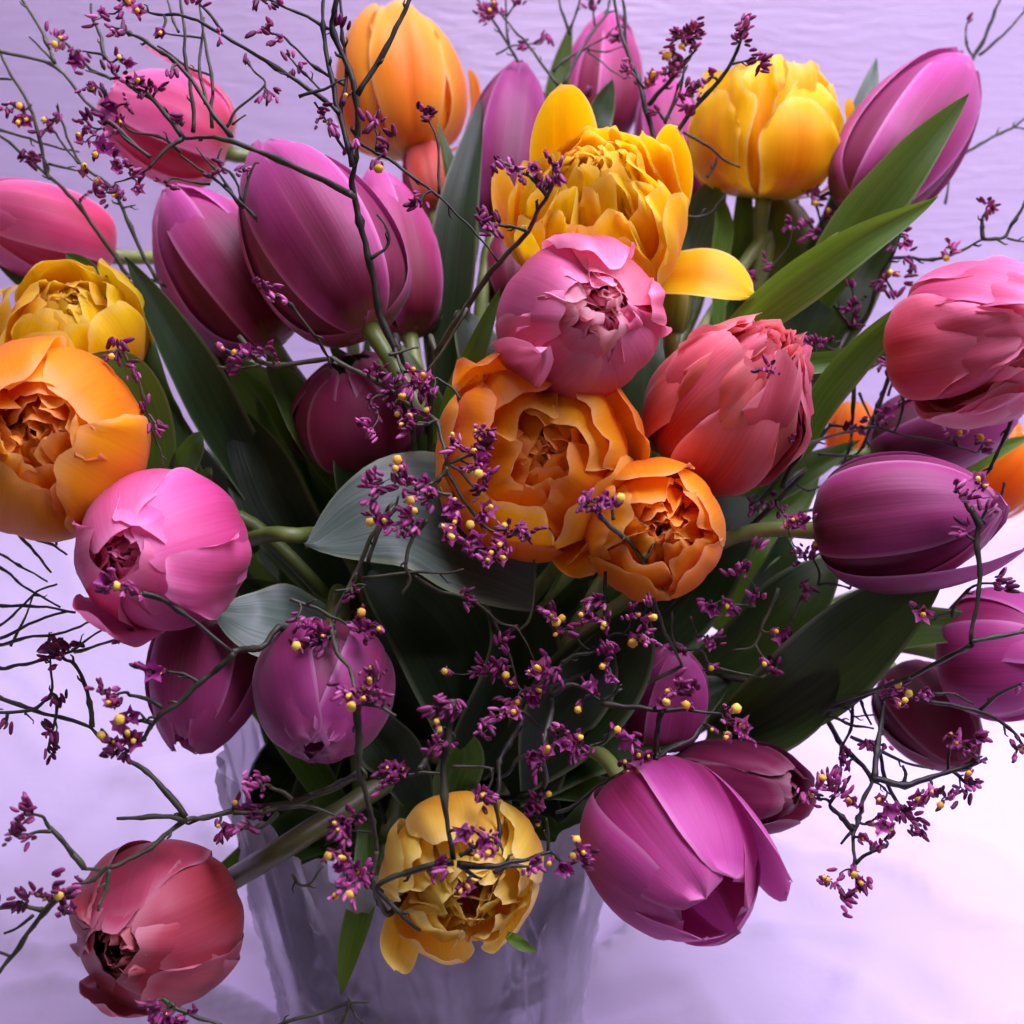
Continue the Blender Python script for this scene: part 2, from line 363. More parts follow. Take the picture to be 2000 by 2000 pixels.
def tulip(key, kind, b, t, W, mat, label, o=0.05, roll=0.0, seed=0, extra=(), group=None, stem='stem', sr=0.0036, via=None, layers=None, point=0.55, curl=0.0, skip=(), stemless=False, over=None, heart=None):
    rnd = random.Random(seed * 77 + 5)
    B, T = P(*b), P(*t)
    L = (T - B).length; Rr = W / 2 / F * (b[2] + t[2]) / 2
    mt = M[mat]
    name = {'single': 'tulip', 'double': 'double_tulip', 'bud': 'tulip_bud'}[kind]
    root = thing(name, label, 'tulip', B, group)
    root.rotation_mode = 'QUATERNION'; root.rotation_quaternion = frame(T - B, roll).to_quaternion()
    mw = Matrix.Translation(B) @ root.rotation_quaternion.to_matrix().to_4x4(); inv = mw.inverted()
    TUL[key] = (root, inv, B)
    def add(**k):
        vs, fs, uv = petal(k.pop('az'), Rr, L, k.pop('o'), k.pop('hw'), rnd, **k)
        link('petal', mkmesh('petal', vs, fs, mt, uv), root)
    if kind in ('single', 'bud'):
        for k in range(3):
            add(az=k * 2.0944 + 1.047 + rnd.uniform(-.1, .1), o=o * 0.8 + rnd.uniform(-.03, .03), hw=1.12, rs=.93, ls=.985 + rnd.uniform(-.03, .02), point=point, ruf=.03, crease=.03, curl=curl)
        for k in range(3):
            if ('o', k) in skip: continue
            dd = dict(az=k * 2.0944 + rnd.uniform(-.1, .1), o=o + rnd.uniform(-.03, .05), hw=1.2, rs=1.0, ls=.96 + rnd.uniform(-.04, .03), point=point, ruf=.035, crease=.035, curl=curl)
            if over and k in over: dd.update(over[k])
            add(**dd)
    else:
        layers = layers or [(5, 1.0, 1.0, o, .82), (5, .84, .97, o * .8, .76), (5, .68, .93, o * .5, .66), (5, .50, .88, o * .25, .50), (5, .34, .84, .05, .36)]
        lh = layers[-1][2]
        for q, (n, rs, ls, oo, hw) in enumerate(layers):
            ph = rnd.uniform(0, 6.28) if q else 0
            for k in range(n):
                if (q, k) in skip: continue
                j = 1 if q else .4
                dd = dict(az=ph + k * 2 * math.pi / n + rnd.uniform(-.18, .18) * j, o=oo + rnd.uniform(-.18, .18) * j, hw=hw * rnd.uniform(.9, 1.1), rs=rs * rnd.uniform(.95, 1.04), ls=ls * rnd.uniform(.93, 1.03),
                    point=rnd.uniform(0, .35), ruf=.05 + .05 * q * .6, jag=.05 + .03 * q, crease=.03, curl=rnd.uniform(-.08, .10), ns=16 if q < 3 else 12, nt=18 if q < 3 else 13, twist=rnd.uniform(-.1, .1) * j)
                if over and (q, k) in over: dd.update(over[(q, k)])
                add(**dd)
        hm = M.get(heart) if heart else mt
        for k in range(15):
            f = k / 14
            vs, fs, uv = petal(k * 2.4 + rnd.uniform(-.3, .3), Rr, L, rnd.uniform(.05, .45), rnd.uniform(.32, .48), rnd, rs=.12 + .50 * f ** .8, ls=lh * rnd.uniform(.98, 1.08),
                               point=rnd.uniform(0, .2), ruf=.05, jag=.035, curl=rnd.uniform(-.1, .15), ns=9, nt=12, twist=rnd.uniform(-.2, .2))
            link('petal', mkmesh('petal', vs, fs, hm, uv), root)
    for e in extra: add(**e)
    # receptacle
    if not stemless:
        ax = (T - B).normalized()
        end = VNECK + Vector((rnd.uniform(-.035, .035), rnd.uniform(-.03, .03), 0))
        dist = (B - end).length
        pts = [B + ax * 0.002, B - ax * min(.05, dist * .25)]
        if via: pts += [P(*v) for v in via]
        else: pts += [(B - ax * min(.05, dist * .25)).lerp(end + Vector((0, 0, .05)), .55) + Vector((0, 0, -.004))]
        pts += [end, Vector((VX + rnd.uniform(-.04, .04), VY + rnd.uniform(-.04, .04), .03))]
        path = [inv @ p for p in cat(pts, 7)]
        n = len(path); rad = [sr * (1.25 if i == 0 else (1.12 if i == 1 else 1.0)) for i in range(n)]
        vs, fs = tube(path, rad, 9)
        link('stem', mkmesh('stem', vs, fs, M[stem]), root)
    return root
def leaf(key, pts, W, mat='leaf', roll=0.0, fold=0.35, base=0.55, tipp=1.0, wave=0.05, seed=1, bend=0.0):
    """pts from base to tip as (px,py,d); W full width px; roll degrees about the axis (0 = faces the camera)."""
    root, inv, B = TUL[key]
    P3 = [p if isinstance(p, Vector) else P(*p) for p in pts]; path = cat(P3, 7); n = len(path); ns = 8
    vs, uv, fs = [], [], []; dm = sum((q - CAM).dot(FWD) for q in P3) / len(P3); H = W / 2 / F * dm
    for i, p in enumerate(path):
        u = i / (n - 1)
        t = (path[min(i + 1, n - 1)] - path[max(i - 1, 0)]).normalized()
        vd = (p - CAM).normalized(); s0 = t.cross(vd)
        if s0.length < .05: s0 = t.cross(UPV)
        s0.normalize(); q = Quaternion(t, R(roll + bend * u)); s0 = q @ s0; nn = s0.cross(t)
        wd = H * min(1, base + (1 - base) * math.sin(min(u / .5, 1) * math.pi / 2)) * (max(0, 1 - max(0, (u - .45) / .55) ** (1.9 * tipp)) ** .9)
        wd = max(wd, H * 0.01)
        for k in range(ns + 1):
            s = -1 + 2 * k / ns
            z = fold * (abs(s) ** 1.4) * wd + wave * H * nz((s * 1.5, u * 5, seed * 3.1)) * 2 + wave * H * abs(s) * math.sin(u * 11 + seed)
            vs.append(inv @ (p + s0 * s * wd * (1 - .12 * fold) + nn * (-z))); uv.append((k / ns, u))
    for i in range(n - 1):
        for k in range(ns):
            a = i * (ns + 1) + k; fs.append((a, a + 1, a + ns + 2, a + ns + 1))
    return link('leaf', mkmesh('leaf', vs, fs, M[mat], uv), root)
# ------------------------------------------------------------------ tulips
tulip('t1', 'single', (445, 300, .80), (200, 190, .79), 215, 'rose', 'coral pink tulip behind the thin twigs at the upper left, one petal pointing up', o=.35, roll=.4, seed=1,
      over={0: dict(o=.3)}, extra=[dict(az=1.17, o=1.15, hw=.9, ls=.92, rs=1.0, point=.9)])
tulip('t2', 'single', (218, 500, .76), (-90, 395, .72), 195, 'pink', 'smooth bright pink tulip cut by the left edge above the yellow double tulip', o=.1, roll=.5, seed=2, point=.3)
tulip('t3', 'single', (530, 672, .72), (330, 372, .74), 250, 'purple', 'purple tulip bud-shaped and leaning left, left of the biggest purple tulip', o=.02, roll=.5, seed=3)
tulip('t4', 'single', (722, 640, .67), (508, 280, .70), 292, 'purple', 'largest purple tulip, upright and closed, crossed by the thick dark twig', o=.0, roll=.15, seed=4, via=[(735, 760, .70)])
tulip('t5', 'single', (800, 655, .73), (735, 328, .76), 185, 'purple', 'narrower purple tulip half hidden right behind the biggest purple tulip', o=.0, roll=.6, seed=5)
tulip('t6', 'double', (800, 305, .82), (768, 18, .82), 255, 'peach', 'peach orange tulip standing tall at the top left of centre', o=.30, roll=.2, seed=6,
      extra=[dict(az=1.75, o=1.1, hw=.35, ls=.62, rs=1.05, point=.6)], via=[(830, 480, .82)])
tulip('t7', 'single', (850, 420, .80), (822, 262, .82), 105, 'coral', 'small coral tulip just showing below the peach orange tulip', o=.1, seed=7)
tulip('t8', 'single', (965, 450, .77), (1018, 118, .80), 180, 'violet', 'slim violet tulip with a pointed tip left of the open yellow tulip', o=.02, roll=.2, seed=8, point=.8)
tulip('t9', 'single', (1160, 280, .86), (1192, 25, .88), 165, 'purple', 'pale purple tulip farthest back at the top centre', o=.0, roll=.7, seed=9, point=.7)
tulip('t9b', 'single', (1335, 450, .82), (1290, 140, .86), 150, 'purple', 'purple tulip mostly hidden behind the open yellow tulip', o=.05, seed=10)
tulip('t10', 'double', (1175, 525, .71), (1160, 325, .65), 320, 'yellow', 'open golden yellow double tulip with pointed outer petals and one drooping petal', o=.8, roll=.0, seed=11,
      layers=[(6, .98, .85, .95, .66), (6, .88, .95, .85, .6), (6, .74, 1.02, .75, .52), (7, .56, 1.02, .6, .42), (6, .36, 1.02, .4, .34)],
      extra=[dict(az=3.4, o=.8, hw=.8, rs=.95, ls=1.35, point=.8), dict(az=2.0, o=1.2, hw=.68, rs=1.0, ls=1.0, point=.7), dict(az=-1.9, o=1.2, hw=.68, rs=1.0, ls=1.0, point=.7), dict(az=-1.0, o=1.15, hw=.6, rs=.95, ls=1.0, point=.8),
             dict(az=1.05, o=2.6, hw=.6, rs=.82, ls=.8, point=.6, crease=.02)])
tulip('t11', 'double', (1490, 388, .78), (1510, 135, .77), 290, 'yellow', 'yellow and orange double tulip at the top right, beside the slanting purple tulip', o=.75, roll=.3, seed=12,
      layers=[(5, 1.0, .78, .95, .7), (5, .92, .95, .85, .62), (5, .82, 1.02, .8, .55), (6, .64, 1.05, .7, .45), (6, .44, 1.04, .6, .35)], via=[(1450, 520, .78)])
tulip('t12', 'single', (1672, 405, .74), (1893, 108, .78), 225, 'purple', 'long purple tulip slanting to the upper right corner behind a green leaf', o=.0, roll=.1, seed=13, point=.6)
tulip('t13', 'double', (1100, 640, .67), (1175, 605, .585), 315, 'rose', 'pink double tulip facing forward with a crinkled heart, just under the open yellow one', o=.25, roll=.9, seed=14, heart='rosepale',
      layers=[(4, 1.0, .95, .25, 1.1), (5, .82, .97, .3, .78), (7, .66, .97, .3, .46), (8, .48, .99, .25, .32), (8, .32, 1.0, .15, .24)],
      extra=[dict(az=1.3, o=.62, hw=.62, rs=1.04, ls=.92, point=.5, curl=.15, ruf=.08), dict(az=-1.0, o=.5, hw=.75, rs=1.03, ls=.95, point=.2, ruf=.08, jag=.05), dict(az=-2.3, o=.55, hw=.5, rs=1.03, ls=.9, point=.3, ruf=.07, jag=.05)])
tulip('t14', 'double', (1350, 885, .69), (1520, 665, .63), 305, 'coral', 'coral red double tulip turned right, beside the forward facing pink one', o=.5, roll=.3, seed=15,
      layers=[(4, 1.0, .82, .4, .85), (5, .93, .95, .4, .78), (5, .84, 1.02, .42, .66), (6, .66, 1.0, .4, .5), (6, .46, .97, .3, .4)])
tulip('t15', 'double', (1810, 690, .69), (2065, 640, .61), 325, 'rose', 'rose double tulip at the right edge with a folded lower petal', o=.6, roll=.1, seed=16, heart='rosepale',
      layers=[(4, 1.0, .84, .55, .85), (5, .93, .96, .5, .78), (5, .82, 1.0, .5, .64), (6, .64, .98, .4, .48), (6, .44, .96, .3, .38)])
tulip('t16', 'double', (1900, 990, .82), (2020, 850, .80), 160, 'orange', 'orange tulip cut by the right edge between the purple ones', o=.5, seed=17)
tulip('t16b', 'single', (1655, 905, .86), (1672, 780, .86), 95, 'orange', 'little patch of a yellow orange tulip seen through twigs right of the coral tulip', o=.4, seed=18)
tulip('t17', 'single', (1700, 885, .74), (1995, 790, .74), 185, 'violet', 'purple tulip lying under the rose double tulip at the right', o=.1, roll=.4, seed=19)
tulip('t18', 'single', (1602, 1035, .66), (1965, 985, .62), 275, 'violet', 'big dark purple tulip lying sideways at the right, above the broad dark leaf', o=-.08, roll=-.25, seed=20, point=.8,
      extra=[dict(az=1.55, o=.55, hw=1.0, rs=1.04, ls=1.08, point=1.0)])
tulip('t19', 'single', (1850, 1275, .70), (2110, 1285, .66), 265, 'magenta', 'pink purple tulip cut by the right edge below the big sideways purple one', o=.05, roll=.2, seed=21)
tulip('t20', 'single', (1745, 1320, .74), (1900, 1500, .70), 180, 'wine', 'dark wine red tulip drooping under the pink purple one at the right edge', o=.1, seed=22)
tulip('t21', 'double', (1320, 1525, .70), (1570, 1555, .66), 185, 'wine', 'dark wine red tulip with ragged petal tips behind the big magenta one', o=.5, seed=23)
tulip('t22', 'single', (1235, 1560, .64), (1410, 1790, .575), 325, 'magenta', 'big magenta tulip hanging down and opening at the lower right', o=.32, roll=1.0, seed=24, point=.45,
      extra=[dict(az=-2.95, o=.95, hw=1.0, rs=1.0, ls=1.0, point=.0)])
tulip('t23', 'double', (1045, 905, .68), (1060, 880, .60), 390, 'orange', 'large deep orange double tulip facing forward in the middle of the bouquet', o=.75, roll=.2, seed=25,
      layers=[(5, 1.0, .75, .95, .95), (5, .90, .88, .62, .85), (5, .74, .86, .28, .75), (4, .56, .82, .12, .66), (4, .36, .78, .05, .42)], extra=[dict(az=-2.9, o=1.9, hw=.45, rs=.62, ls=.8, point=.2)])
tulip('t24', 'double', (1268, 1040, .67), (1290, 1030, .60), 265, 'orange', 'smaller orange double tulip with frilled heart, lower right of the large orange one', o=.6, roll=.2, seed=26,
      layers=[(5, 1.0, .9, .65, .95), (5, .86, .95, .45, .8), (6, .68, .93, .3, .5), (7, .5, .92, .25, .38), (6, .32, .9, .2, .28)])
tulip('t25', 'double', (150, 720, .70), (125, 570, .66), 285, 'yellow', 'yellow double tulip at the left, just above the big orange one', o=.65, seed=27)
tulip('t25b', 'double', (115, 870, .66), (55, 840, .575), 390, 'orange', 'big orange double tulip cut by the left edge with a greenish outer petal', o=.45, roll=.4, seed=28,
      layers=[(5, 1.0, .95, .35, .95), (5, .84, .95, .4, .8), (5, .68, .93, .35, .64), (6, .5, .9, .25, .46), (5, .32, .88, .1, .3)])
tulip('t26', 'double', (375, 1070, .65), (235, 1080, .575), 315, 'pink', 'pink double tulip nodding to the left on a pale green stem', o=.36, roll=.5, seed=29, via=[(560, 1045, .66), (700, 1120, .70)],
      layers=[(4, 1.0, 1.0, .12, 1.15), (4, .82, .98, .2, .95), (5, .64, .96, .3, .6), (6, .42, .9, .2, .4)],
      extra=[dict(az=2.1, o=.75, hw=.7, rs=1.02, ls=1.05, point=.3, ruf=.08, jag=.06), dict(az=-2.4, o=.6, hw=.75, rs=1.02, ls=1.08, point=.2, ruf=.09, jag=.06)])
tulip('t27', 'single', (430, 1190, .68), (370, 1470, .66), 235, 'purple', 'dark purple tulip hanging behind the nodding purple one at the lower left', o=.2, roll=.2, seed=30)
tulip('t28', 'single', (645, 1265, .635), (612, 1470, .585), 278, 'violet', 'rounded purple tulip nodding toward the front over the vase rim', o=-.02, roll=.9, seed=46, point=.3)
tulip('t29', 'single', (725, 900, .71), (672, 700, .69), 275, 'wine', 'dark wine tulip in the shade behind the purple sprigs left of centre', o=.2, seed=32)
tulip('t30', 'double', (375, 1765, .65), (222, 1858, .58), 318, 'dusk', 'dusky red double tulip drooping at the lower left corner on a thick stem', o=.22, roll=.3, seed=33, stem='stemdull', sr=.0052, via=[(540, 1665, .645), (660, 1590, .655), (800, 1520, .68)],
      layers=[(4, 1.0, 1.0, .12, 1.15), (4, .82, 1.0, .2, .95), (5, .62, .98, .25, .62), (6, .4, .98, .2, .4)],
      extra=[dict(az=2.4, o=.62, hw=.7, rs=1.02, ls=1.0, point=.4, ruf=.09, jag=.07), dict(az=3.7, o=.5, hw=.7, rs=1.0, ls=1.02, point=.2, ruf=.09, jag=.07), dict(az=.6, o=.35, hw=.8, rs=1.04, ls=.98, point=.5, ruf=.08)])
tulip('t31', 'double', (895, 1660, .65), (915, 1755, .59), 300, 'lemon', 'pale yellow double tulip hanging down in front of the vase', o=.7, roll=.2, seed=34,
      layers=[(5, 1.0, .95, .8, .72), (5, .88, .98, .65, .66), (5, .72, .97, .5, .56), (5, .52, .95, .35, .46)], extra=[dict(az=2.2, o=1.3, hw=.45, rs=1.0, ls=1.0, point=.4)])
tulip('t32', 'single', (1280, 1450, .70), (1325, 1265, .68), 175, 'magenta', 'small magenta tulip showing between the dark twigs right of the vase centre', o=.1, roll=.4, seed=35)
tulip('t33', 'bud', (1530, 565, .80), (1512, 378, .82), 150, 'olive', 'olive green unopened tulip under the top right yellow tulip', o=.0, seed=36)
tulip('t34', 'bud', (1312, 655, .71), (1325, 543, .71), 66, 'olive', 'small light green bud beside the forward facing pink tulip', o=.0, seed=37)
tulip('t35', 'single', (1005, 600, .76), (985, 440, .78), 120, 'wine', 'shaded wine red tulip peeping out left of the forward facing pink tulip', o=.1, seed=38)

# ------------------------------------------------------------------ leaves
LV = [
 ('t29', [(760, 1050, .72), (640, 900, .70), (570, 780, .70), (520, 690, .71)], 95, 'leaf', 25, .4),
 ('t29', [(800, 1000, .71), (770, 860, .70), (720, 760, .70), (640, 670, .71)], 90, 'leafdark', -25, .4),
 ('t4', [(820, 980, .71), (840, 840, .70), (800, 740, .70), (770, 660, .71)], 80, 'leaf', 20, .4),
 ('t3', [(520, 1060, .72), (400, 940, .71), (330, 840, .70), (280, 700, .70)], 110, 'leafdark', -20, .35),
 # key, pts base->tip, width, mat, roll, fold
 ('t3', [(560, 1050, .72), (440, 860, .71), (350, 690, .69), (243, 503, .68)], 120, 'leafdark', 25, .5),
 ('t25', [(600, 1020, .73), (480, 800, .73), (380, 680, .73), (330, 620, .73)], 110, 'leaf', -30, .3),
 ('t4', [(660, 1060, .73), (600, 900, .72), (530, 780, .71), (440, 690, .71)], 100, 'leafbright', 35, .6),
 ('t29', [(690, 1080, .74), (640, 950, .72), (560, 820, .72), (500, 720, .73)], 120, 'leaf', -20, .4),
 ('t26', [(400, 1000, .70), (330, 860, .69), (300, 780, .69), (290, 640, .70)], 90, 'leaf', 30, .3),
 ('t26', [(350, 1000, .69), (350, 920, .68), (375, 870, .67), (392, 842, .67)], 60, 'leaf', 20, .5),
 ('t26', [(370, 1010, .69), (385, 960, .68), (400, 930, .67), (412, 912, .67)], 36, 'leaf', 20, .5),
 ('t25', [(330, 900, .72), (210, 640, .70), (170, 540, .71), (128, 495, .72)], 60, 'leaf', 20, .5),
 ('t2', [(200, 640, .75), (110, 570, .74), (40, 530, .74), (-30, 480, .74)], 75, 'leafgrey', 20, .4),
 ('t25b', [(310, 980, .69), (300, 850, .66), (250, 730, .64), (165, 695, .62)], 90, 'leaf', 10, .3),
 ('t29', [(700, 1080, .70), (690, 980, .69), (675, 900, .68), (665, 818, .68)], 62, 'leafdark', 10, .2),
 ('t28', [(1040, 1130, .68), (900, 1050, .66), (760, 1010, .645), (595, 1065, .64)], 330, 'leafgrey', 42, .12),
 ('t27', [(690, 1250, .68), (590, 1230, .66), (500, 1215, .65), (415, 1190, .65)], 190, 'leafgrey', 38, .15),
 ('t6', [(870, 780, .74), (875, 620, .74), (895, 420, .74), (942, 190, .76)], 105, 'leafdark', -15, .3),
 ('t8', [(840, 700, .76), (900, 500, .76), (890, 400, .76), (855, 238, .77)], 70, 'leaf', 40, .4),
 ('t5', [(860, 860, .70), (885, 780, .68), (920, 690, .67), (978, 562, .67)], 66, 'leaf', 30, .5),
 ('t13', [(960, 800, .70), (965, 740, .69), (975, 700, .68), (985, 680, .68)], 50, 'leaf', 30, .4),
 ('t13', [(940, 820, .70), (955, 760, .69), (965, 720, .69), (975, 685, .69)], 26, 'leafbright', 10, .4),
 ('t12', [(1560, 640, .76), (1640, 480, .73), (1760, 330, .71), (1892, 182, .71)], 120, 'leaf', 20, .4),
 ('t11', [(1400, 680, .72), (1500, 585, .69), (1650, 480, .67), (1833, 383, .67)], 105, 'leafbright', 25, .6),
 ('t12', [(1540, 800, .76), (1590, 660, .75), (1660, 550, .75), (1760, 420, .76)], 160, 'leafdark', -10, .3),
 ('t15', [(1540, 900, .71), (1590, 780, .69), (1690, 660, .68), (1808, 567, .67)], 90, 'leafbright', 35, .7),
 ('t15', [(1480, 760, .70), (1560, 715, .70), (1640, 700, .70), (1760, 640, .69)], 44, 'leafbright', 0, .3),
 ('t12', [(1620, 600, .78), (1640, 450, .78), (1680, 250, .79), (1712, 112, .80)], 80, 'leafgrey', 20, .3),
 ('t9', [(1060, 420, .84), (1075, 250, .84), (1090, 150, .84), (1115, 45, .84)], 56, 'leaf', 20, .4),
 ('t9', [(1130, 380, .82), (1150, 280, .80), (1175, 210, .80), (1195, 155, .80)], 62, 'leafdark', 20, .4),
 ('t11', [(1420, 700, .80), (1440, 560, .80), (1450, 420, .79), (1455, 290, .76)], 50, 'leaf', 10, .5),
 ('t11', [(1330, 600, .79), (1350, 480, .79), (1380, 400, .79), (1420, 330, .79)], 90, 'leafgrey', 20, .3),
 ('t10', [(1400, 640, .77), (1405, 500, .77), (1410, 430, .77), (1395, 350, .77)], 44, 'leafbright', 20, .5),
 ('t33', [(1500, 760, .81), (1490, 620, .81), (1500, 500, .81), (1560, 390, .82)], 150, 'leafdark', -10, .3),
 ('t33', [(1600, 700, .80), (1610, 560, .79), (1640, 450, .79), (1640, 350, .80)], 110, 'leafdark', -10, .3),
 ('t18', [(1420, 1440, .70), (1560, 1340, .67), (1700, 1220, .65), (1848, 1113, .64)], 190, 'leafdark', 15, .25),
 ('t18', [(1440, 1420, .72), (1600, 1280, .69), (1780, 1230, .68), (2040, 1240, .67)], 110, 'leaf', -25, .4),
 ('t19', [(1380, 1430, .71), (1480, 1430, .69), (1590, 1370, .67), (1640, 1300, .66)], 130, 'leafdark', -20, .3),
 ('t31', [(720, 1600, .68), (715, 1740, .66), (690, 1850, .65), (663, 1945, .64)], 66, 'leafbright', 30, .4),
 ('t31', [(900, 1640, .70), (880, 1540, .68), (900, 1470, .68), (870, 1430, .68)], 100, 'leafbright', 20, .5),
 ('t31', [(960, 1620, .71), (900, 1560, .70), (830, 1500, .69), (800, 1450, .69)], 90, 'leaf', 20, .5),
 ('t22', [(1000, 1560, .70), (1080, 1530, .69), (1140, 1540, .68), (1190, 1560, .67)], 90, 'leafdark', -20, .4),
 ('t24', [(1380, 1220, .74), (1440, 1080, .73), (1500, 1020, .73), (1600, 930, .74)], 150, 'leaf', -10, .3),
 ('t14', [(1380, 1100, .74), (1450, 980, .73), (1560, 920, .73), (1680, 860, .74)], 80, 'leaf', 20, .3),
 ('t24', [(1400, 1300, .74), (1480, 1180, .73), (1520, 1100, .72), (1530, 1040, .72)], 90, 'leafdark', 20, .4),
 ('t17', [(1760, 1000, .80), (1860, 930, .78), (1940, 880, .77), (2020, 850, .77)], 44, 'leafbright', 20, .4),
]
for i, (k, pts, W, mt, ro, fo) in enumerate(LV): leaf(k, pts, W, mt, ro, fo, seed=i)
leaf('t31', [(990, 1825, .60), (1005, 1835, .598), (1025, 1848, .597), (1048, 1858, .597)], 26, 'leafbright', 10, .2)
for i in range(4):
    a = i * 1.57; q = lambda r, z, da=0: Vector((VX + r * math.cos(a + da), VY + r * math.sin(a + da), z))
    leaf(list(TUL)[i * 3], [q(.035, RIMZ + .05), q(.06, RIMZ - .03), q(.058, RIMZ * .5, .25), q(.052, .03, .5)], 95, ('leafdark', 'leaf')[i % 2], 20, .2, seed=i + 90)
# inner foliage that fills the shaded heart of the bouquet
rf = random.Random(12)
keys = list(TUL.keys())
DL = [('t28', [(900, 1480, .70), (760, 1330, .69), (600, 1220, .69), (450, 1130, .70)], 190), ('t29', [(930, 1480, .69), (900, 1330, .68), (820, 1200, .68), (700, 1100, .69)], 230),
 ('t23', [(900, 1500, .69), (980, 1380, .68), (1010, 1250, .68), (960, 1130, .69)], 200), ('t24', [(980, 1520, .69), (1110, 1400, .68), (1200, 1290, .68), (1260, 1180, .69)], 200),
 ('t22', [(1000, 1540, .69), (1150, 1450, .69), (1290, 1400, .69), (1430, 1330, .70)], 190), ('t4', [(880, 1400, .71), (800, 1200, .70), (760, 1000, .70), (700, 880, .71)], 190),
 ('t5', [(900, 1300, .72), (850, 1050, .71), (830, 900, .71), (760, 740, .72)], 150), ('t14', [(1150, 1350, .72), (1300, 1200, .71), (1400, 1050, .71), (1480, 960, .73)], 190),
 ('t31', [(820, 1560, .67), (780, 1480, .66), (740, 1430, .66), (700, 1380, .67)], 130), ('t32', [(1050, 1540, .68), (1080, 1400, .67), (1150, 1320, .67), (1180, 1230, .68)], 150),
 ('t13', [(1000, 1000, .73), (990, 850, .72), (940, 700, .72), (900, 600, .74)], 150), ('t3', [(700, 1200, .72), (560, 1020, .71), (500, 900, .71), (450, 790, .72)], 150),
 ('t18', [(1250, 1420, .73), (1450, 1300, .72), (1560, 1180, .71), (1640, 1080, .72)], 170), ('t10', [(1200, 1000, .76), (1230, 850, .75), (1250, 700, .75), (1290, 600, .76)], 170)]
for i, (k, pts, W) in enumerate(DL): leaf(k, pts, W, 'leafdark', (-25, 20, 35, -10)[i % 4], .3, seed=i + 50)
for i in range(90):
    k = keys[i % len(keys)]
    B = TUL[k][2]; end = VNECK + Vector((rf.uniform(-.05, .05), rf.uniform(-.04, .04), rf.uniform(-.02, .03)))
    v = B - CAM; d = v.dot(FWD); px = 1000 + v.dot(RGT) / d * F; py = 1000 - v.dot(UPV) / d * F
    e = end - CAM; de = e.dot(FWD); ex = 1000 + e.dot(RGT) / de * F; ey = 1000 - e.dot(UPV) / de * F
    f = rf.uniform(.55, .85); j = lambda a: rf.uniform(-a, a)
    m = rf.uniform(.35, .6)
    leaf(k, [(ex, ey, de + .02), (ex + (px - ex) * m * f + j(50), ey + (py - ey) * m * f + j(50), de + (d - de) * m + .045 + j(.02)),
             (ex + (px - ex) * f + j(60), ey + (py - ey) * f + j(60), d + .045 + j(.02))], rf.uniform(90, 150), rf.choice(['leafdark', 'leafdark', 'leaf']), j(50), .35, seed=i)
# ------------------------------------------------------------------ statice / broom sprigs
def bud_mesh(rnd, mt='bud'):
    L, r = .0052 * rnd.uniform(.8, 1.2), .00098 * rnd.uniform(.85, 1.15)
    n = 6; prof = [(.25, 0), (.8, .15), (1.0, .4), (.85, .65), (.7, .85), (.15, 1.0)]
    vs, fs = [], []
    bx, by = rnd.uniform(-.18, .18), rnd.uniform(-.18, .18)
    for rr, z in prof:
        for k in range(n):
            a = 2 * math.pi * k / n; q = rr * r * (1 + .25 * (k % 2) * z)
            vs.append((q * math.cos(a) + bx * L * z * z, q * math.sin(a) + by * L * z * z, z * L))
    for i in range(len(prof) - 1):
        for k in range(n):
            a = i * n + k; b = i * n + (k + 1) % n; fs.append((a, b, b + n, a + n))
    m = len(vs); fs.append(tuple(range(m - n, m)))
    return mkmesh('bud', vs, fs, M[mt])
def calyx_mesh(rnd, wide):
    """papery five-lobed funnel"""
    vs, fs = [], []; n = 10; L = .0058
    prof = [(.0006, 0), (.0009, .3), (.0016, .6), (.0030 * wide, .86)]
    for r, z in prof:
        for k in range(n):
            a = 2 * math.pi * k / n; vs.append((r * math.cos(a), r * math.sin(a), z * L))
    for k in range(n):
        a = 2 * math.pi * k / n; r = (.0052 if k % 2 else .0030) * wide * rnd.uniform(.75, 1.2)
        vs.append((r * math.cos(a), r * math.sin(a), L * (1.0 + (.10 if k % 2 else -.05) + rnd.uniform(-.14, .14))))
    for i in range(4):
        for k in range(n):
            a = i * n + k; b = i * n + (k + 1) % n; fs.append((a, b, b + n, a + n))
    return mkmesh('calyx', vs, fs, M['calyx'])
def corolla_mesh(rnd, big):
    vs, fs = [], []; n = 15; L = .0074
    prof = [(.0008, .45), (.0011, .72), (.0017 * big, .84), (.0022 * big, .98), (.0019 * big, 1.10), (.0010 * big, 1.17), (.0002, 1.18)]
    for i, (r, z) in enumerate(prof):
        for k in range(n):
            a = 2 * math.pi * k / n; q = r * (1 + .07 * math.cos(5 * a) * (i in (3, 4)) + rnd.uniform(-.05, .05))
            vs.append((q * math.cos(a), q * math.sin(a), z * L))
    for i in range(len(prof) - 1):
        for k in range(n):
            a = i * n + k; b = i * n + (k + 1) % n; fs.append((a, b, b + n, a + n))
    fs.append(tuple(range(len(vs) - n, len(vs))))
    return mkmesh('corolla', vs, fs, M['corolla'])
rb = random.Random(5)
BUDS = [bud_mesh(rb) for _ in range(6)] + [bud_mesh(rb, 'budpink') for _ in range(3)]
CALN = [calyx_mesh(rb, .5) for _ in range(3)]; CALW = [calyx_mesh(rb, v) for v in (.7, .8, .92)]
COR = [corolla_mesh(rb, v) for v in (1.0, .85, .7, .55)]; CORS = [corolla_mesh(rb, .5) for _ in range(2)]
OFF = dict(A=(0, 0), B=(650, 0), C=(1300, 0), D=(0, 650), E=(650, 650), F=(1300, 650), G=(0, 1300), H=(650, 1300), I=(1300, 1300))
ZK = 700 / 1932.0
def zp(reg, x, y): return OFF[reg][0] + x * ZK, OFF[reg][1] + y * ZK
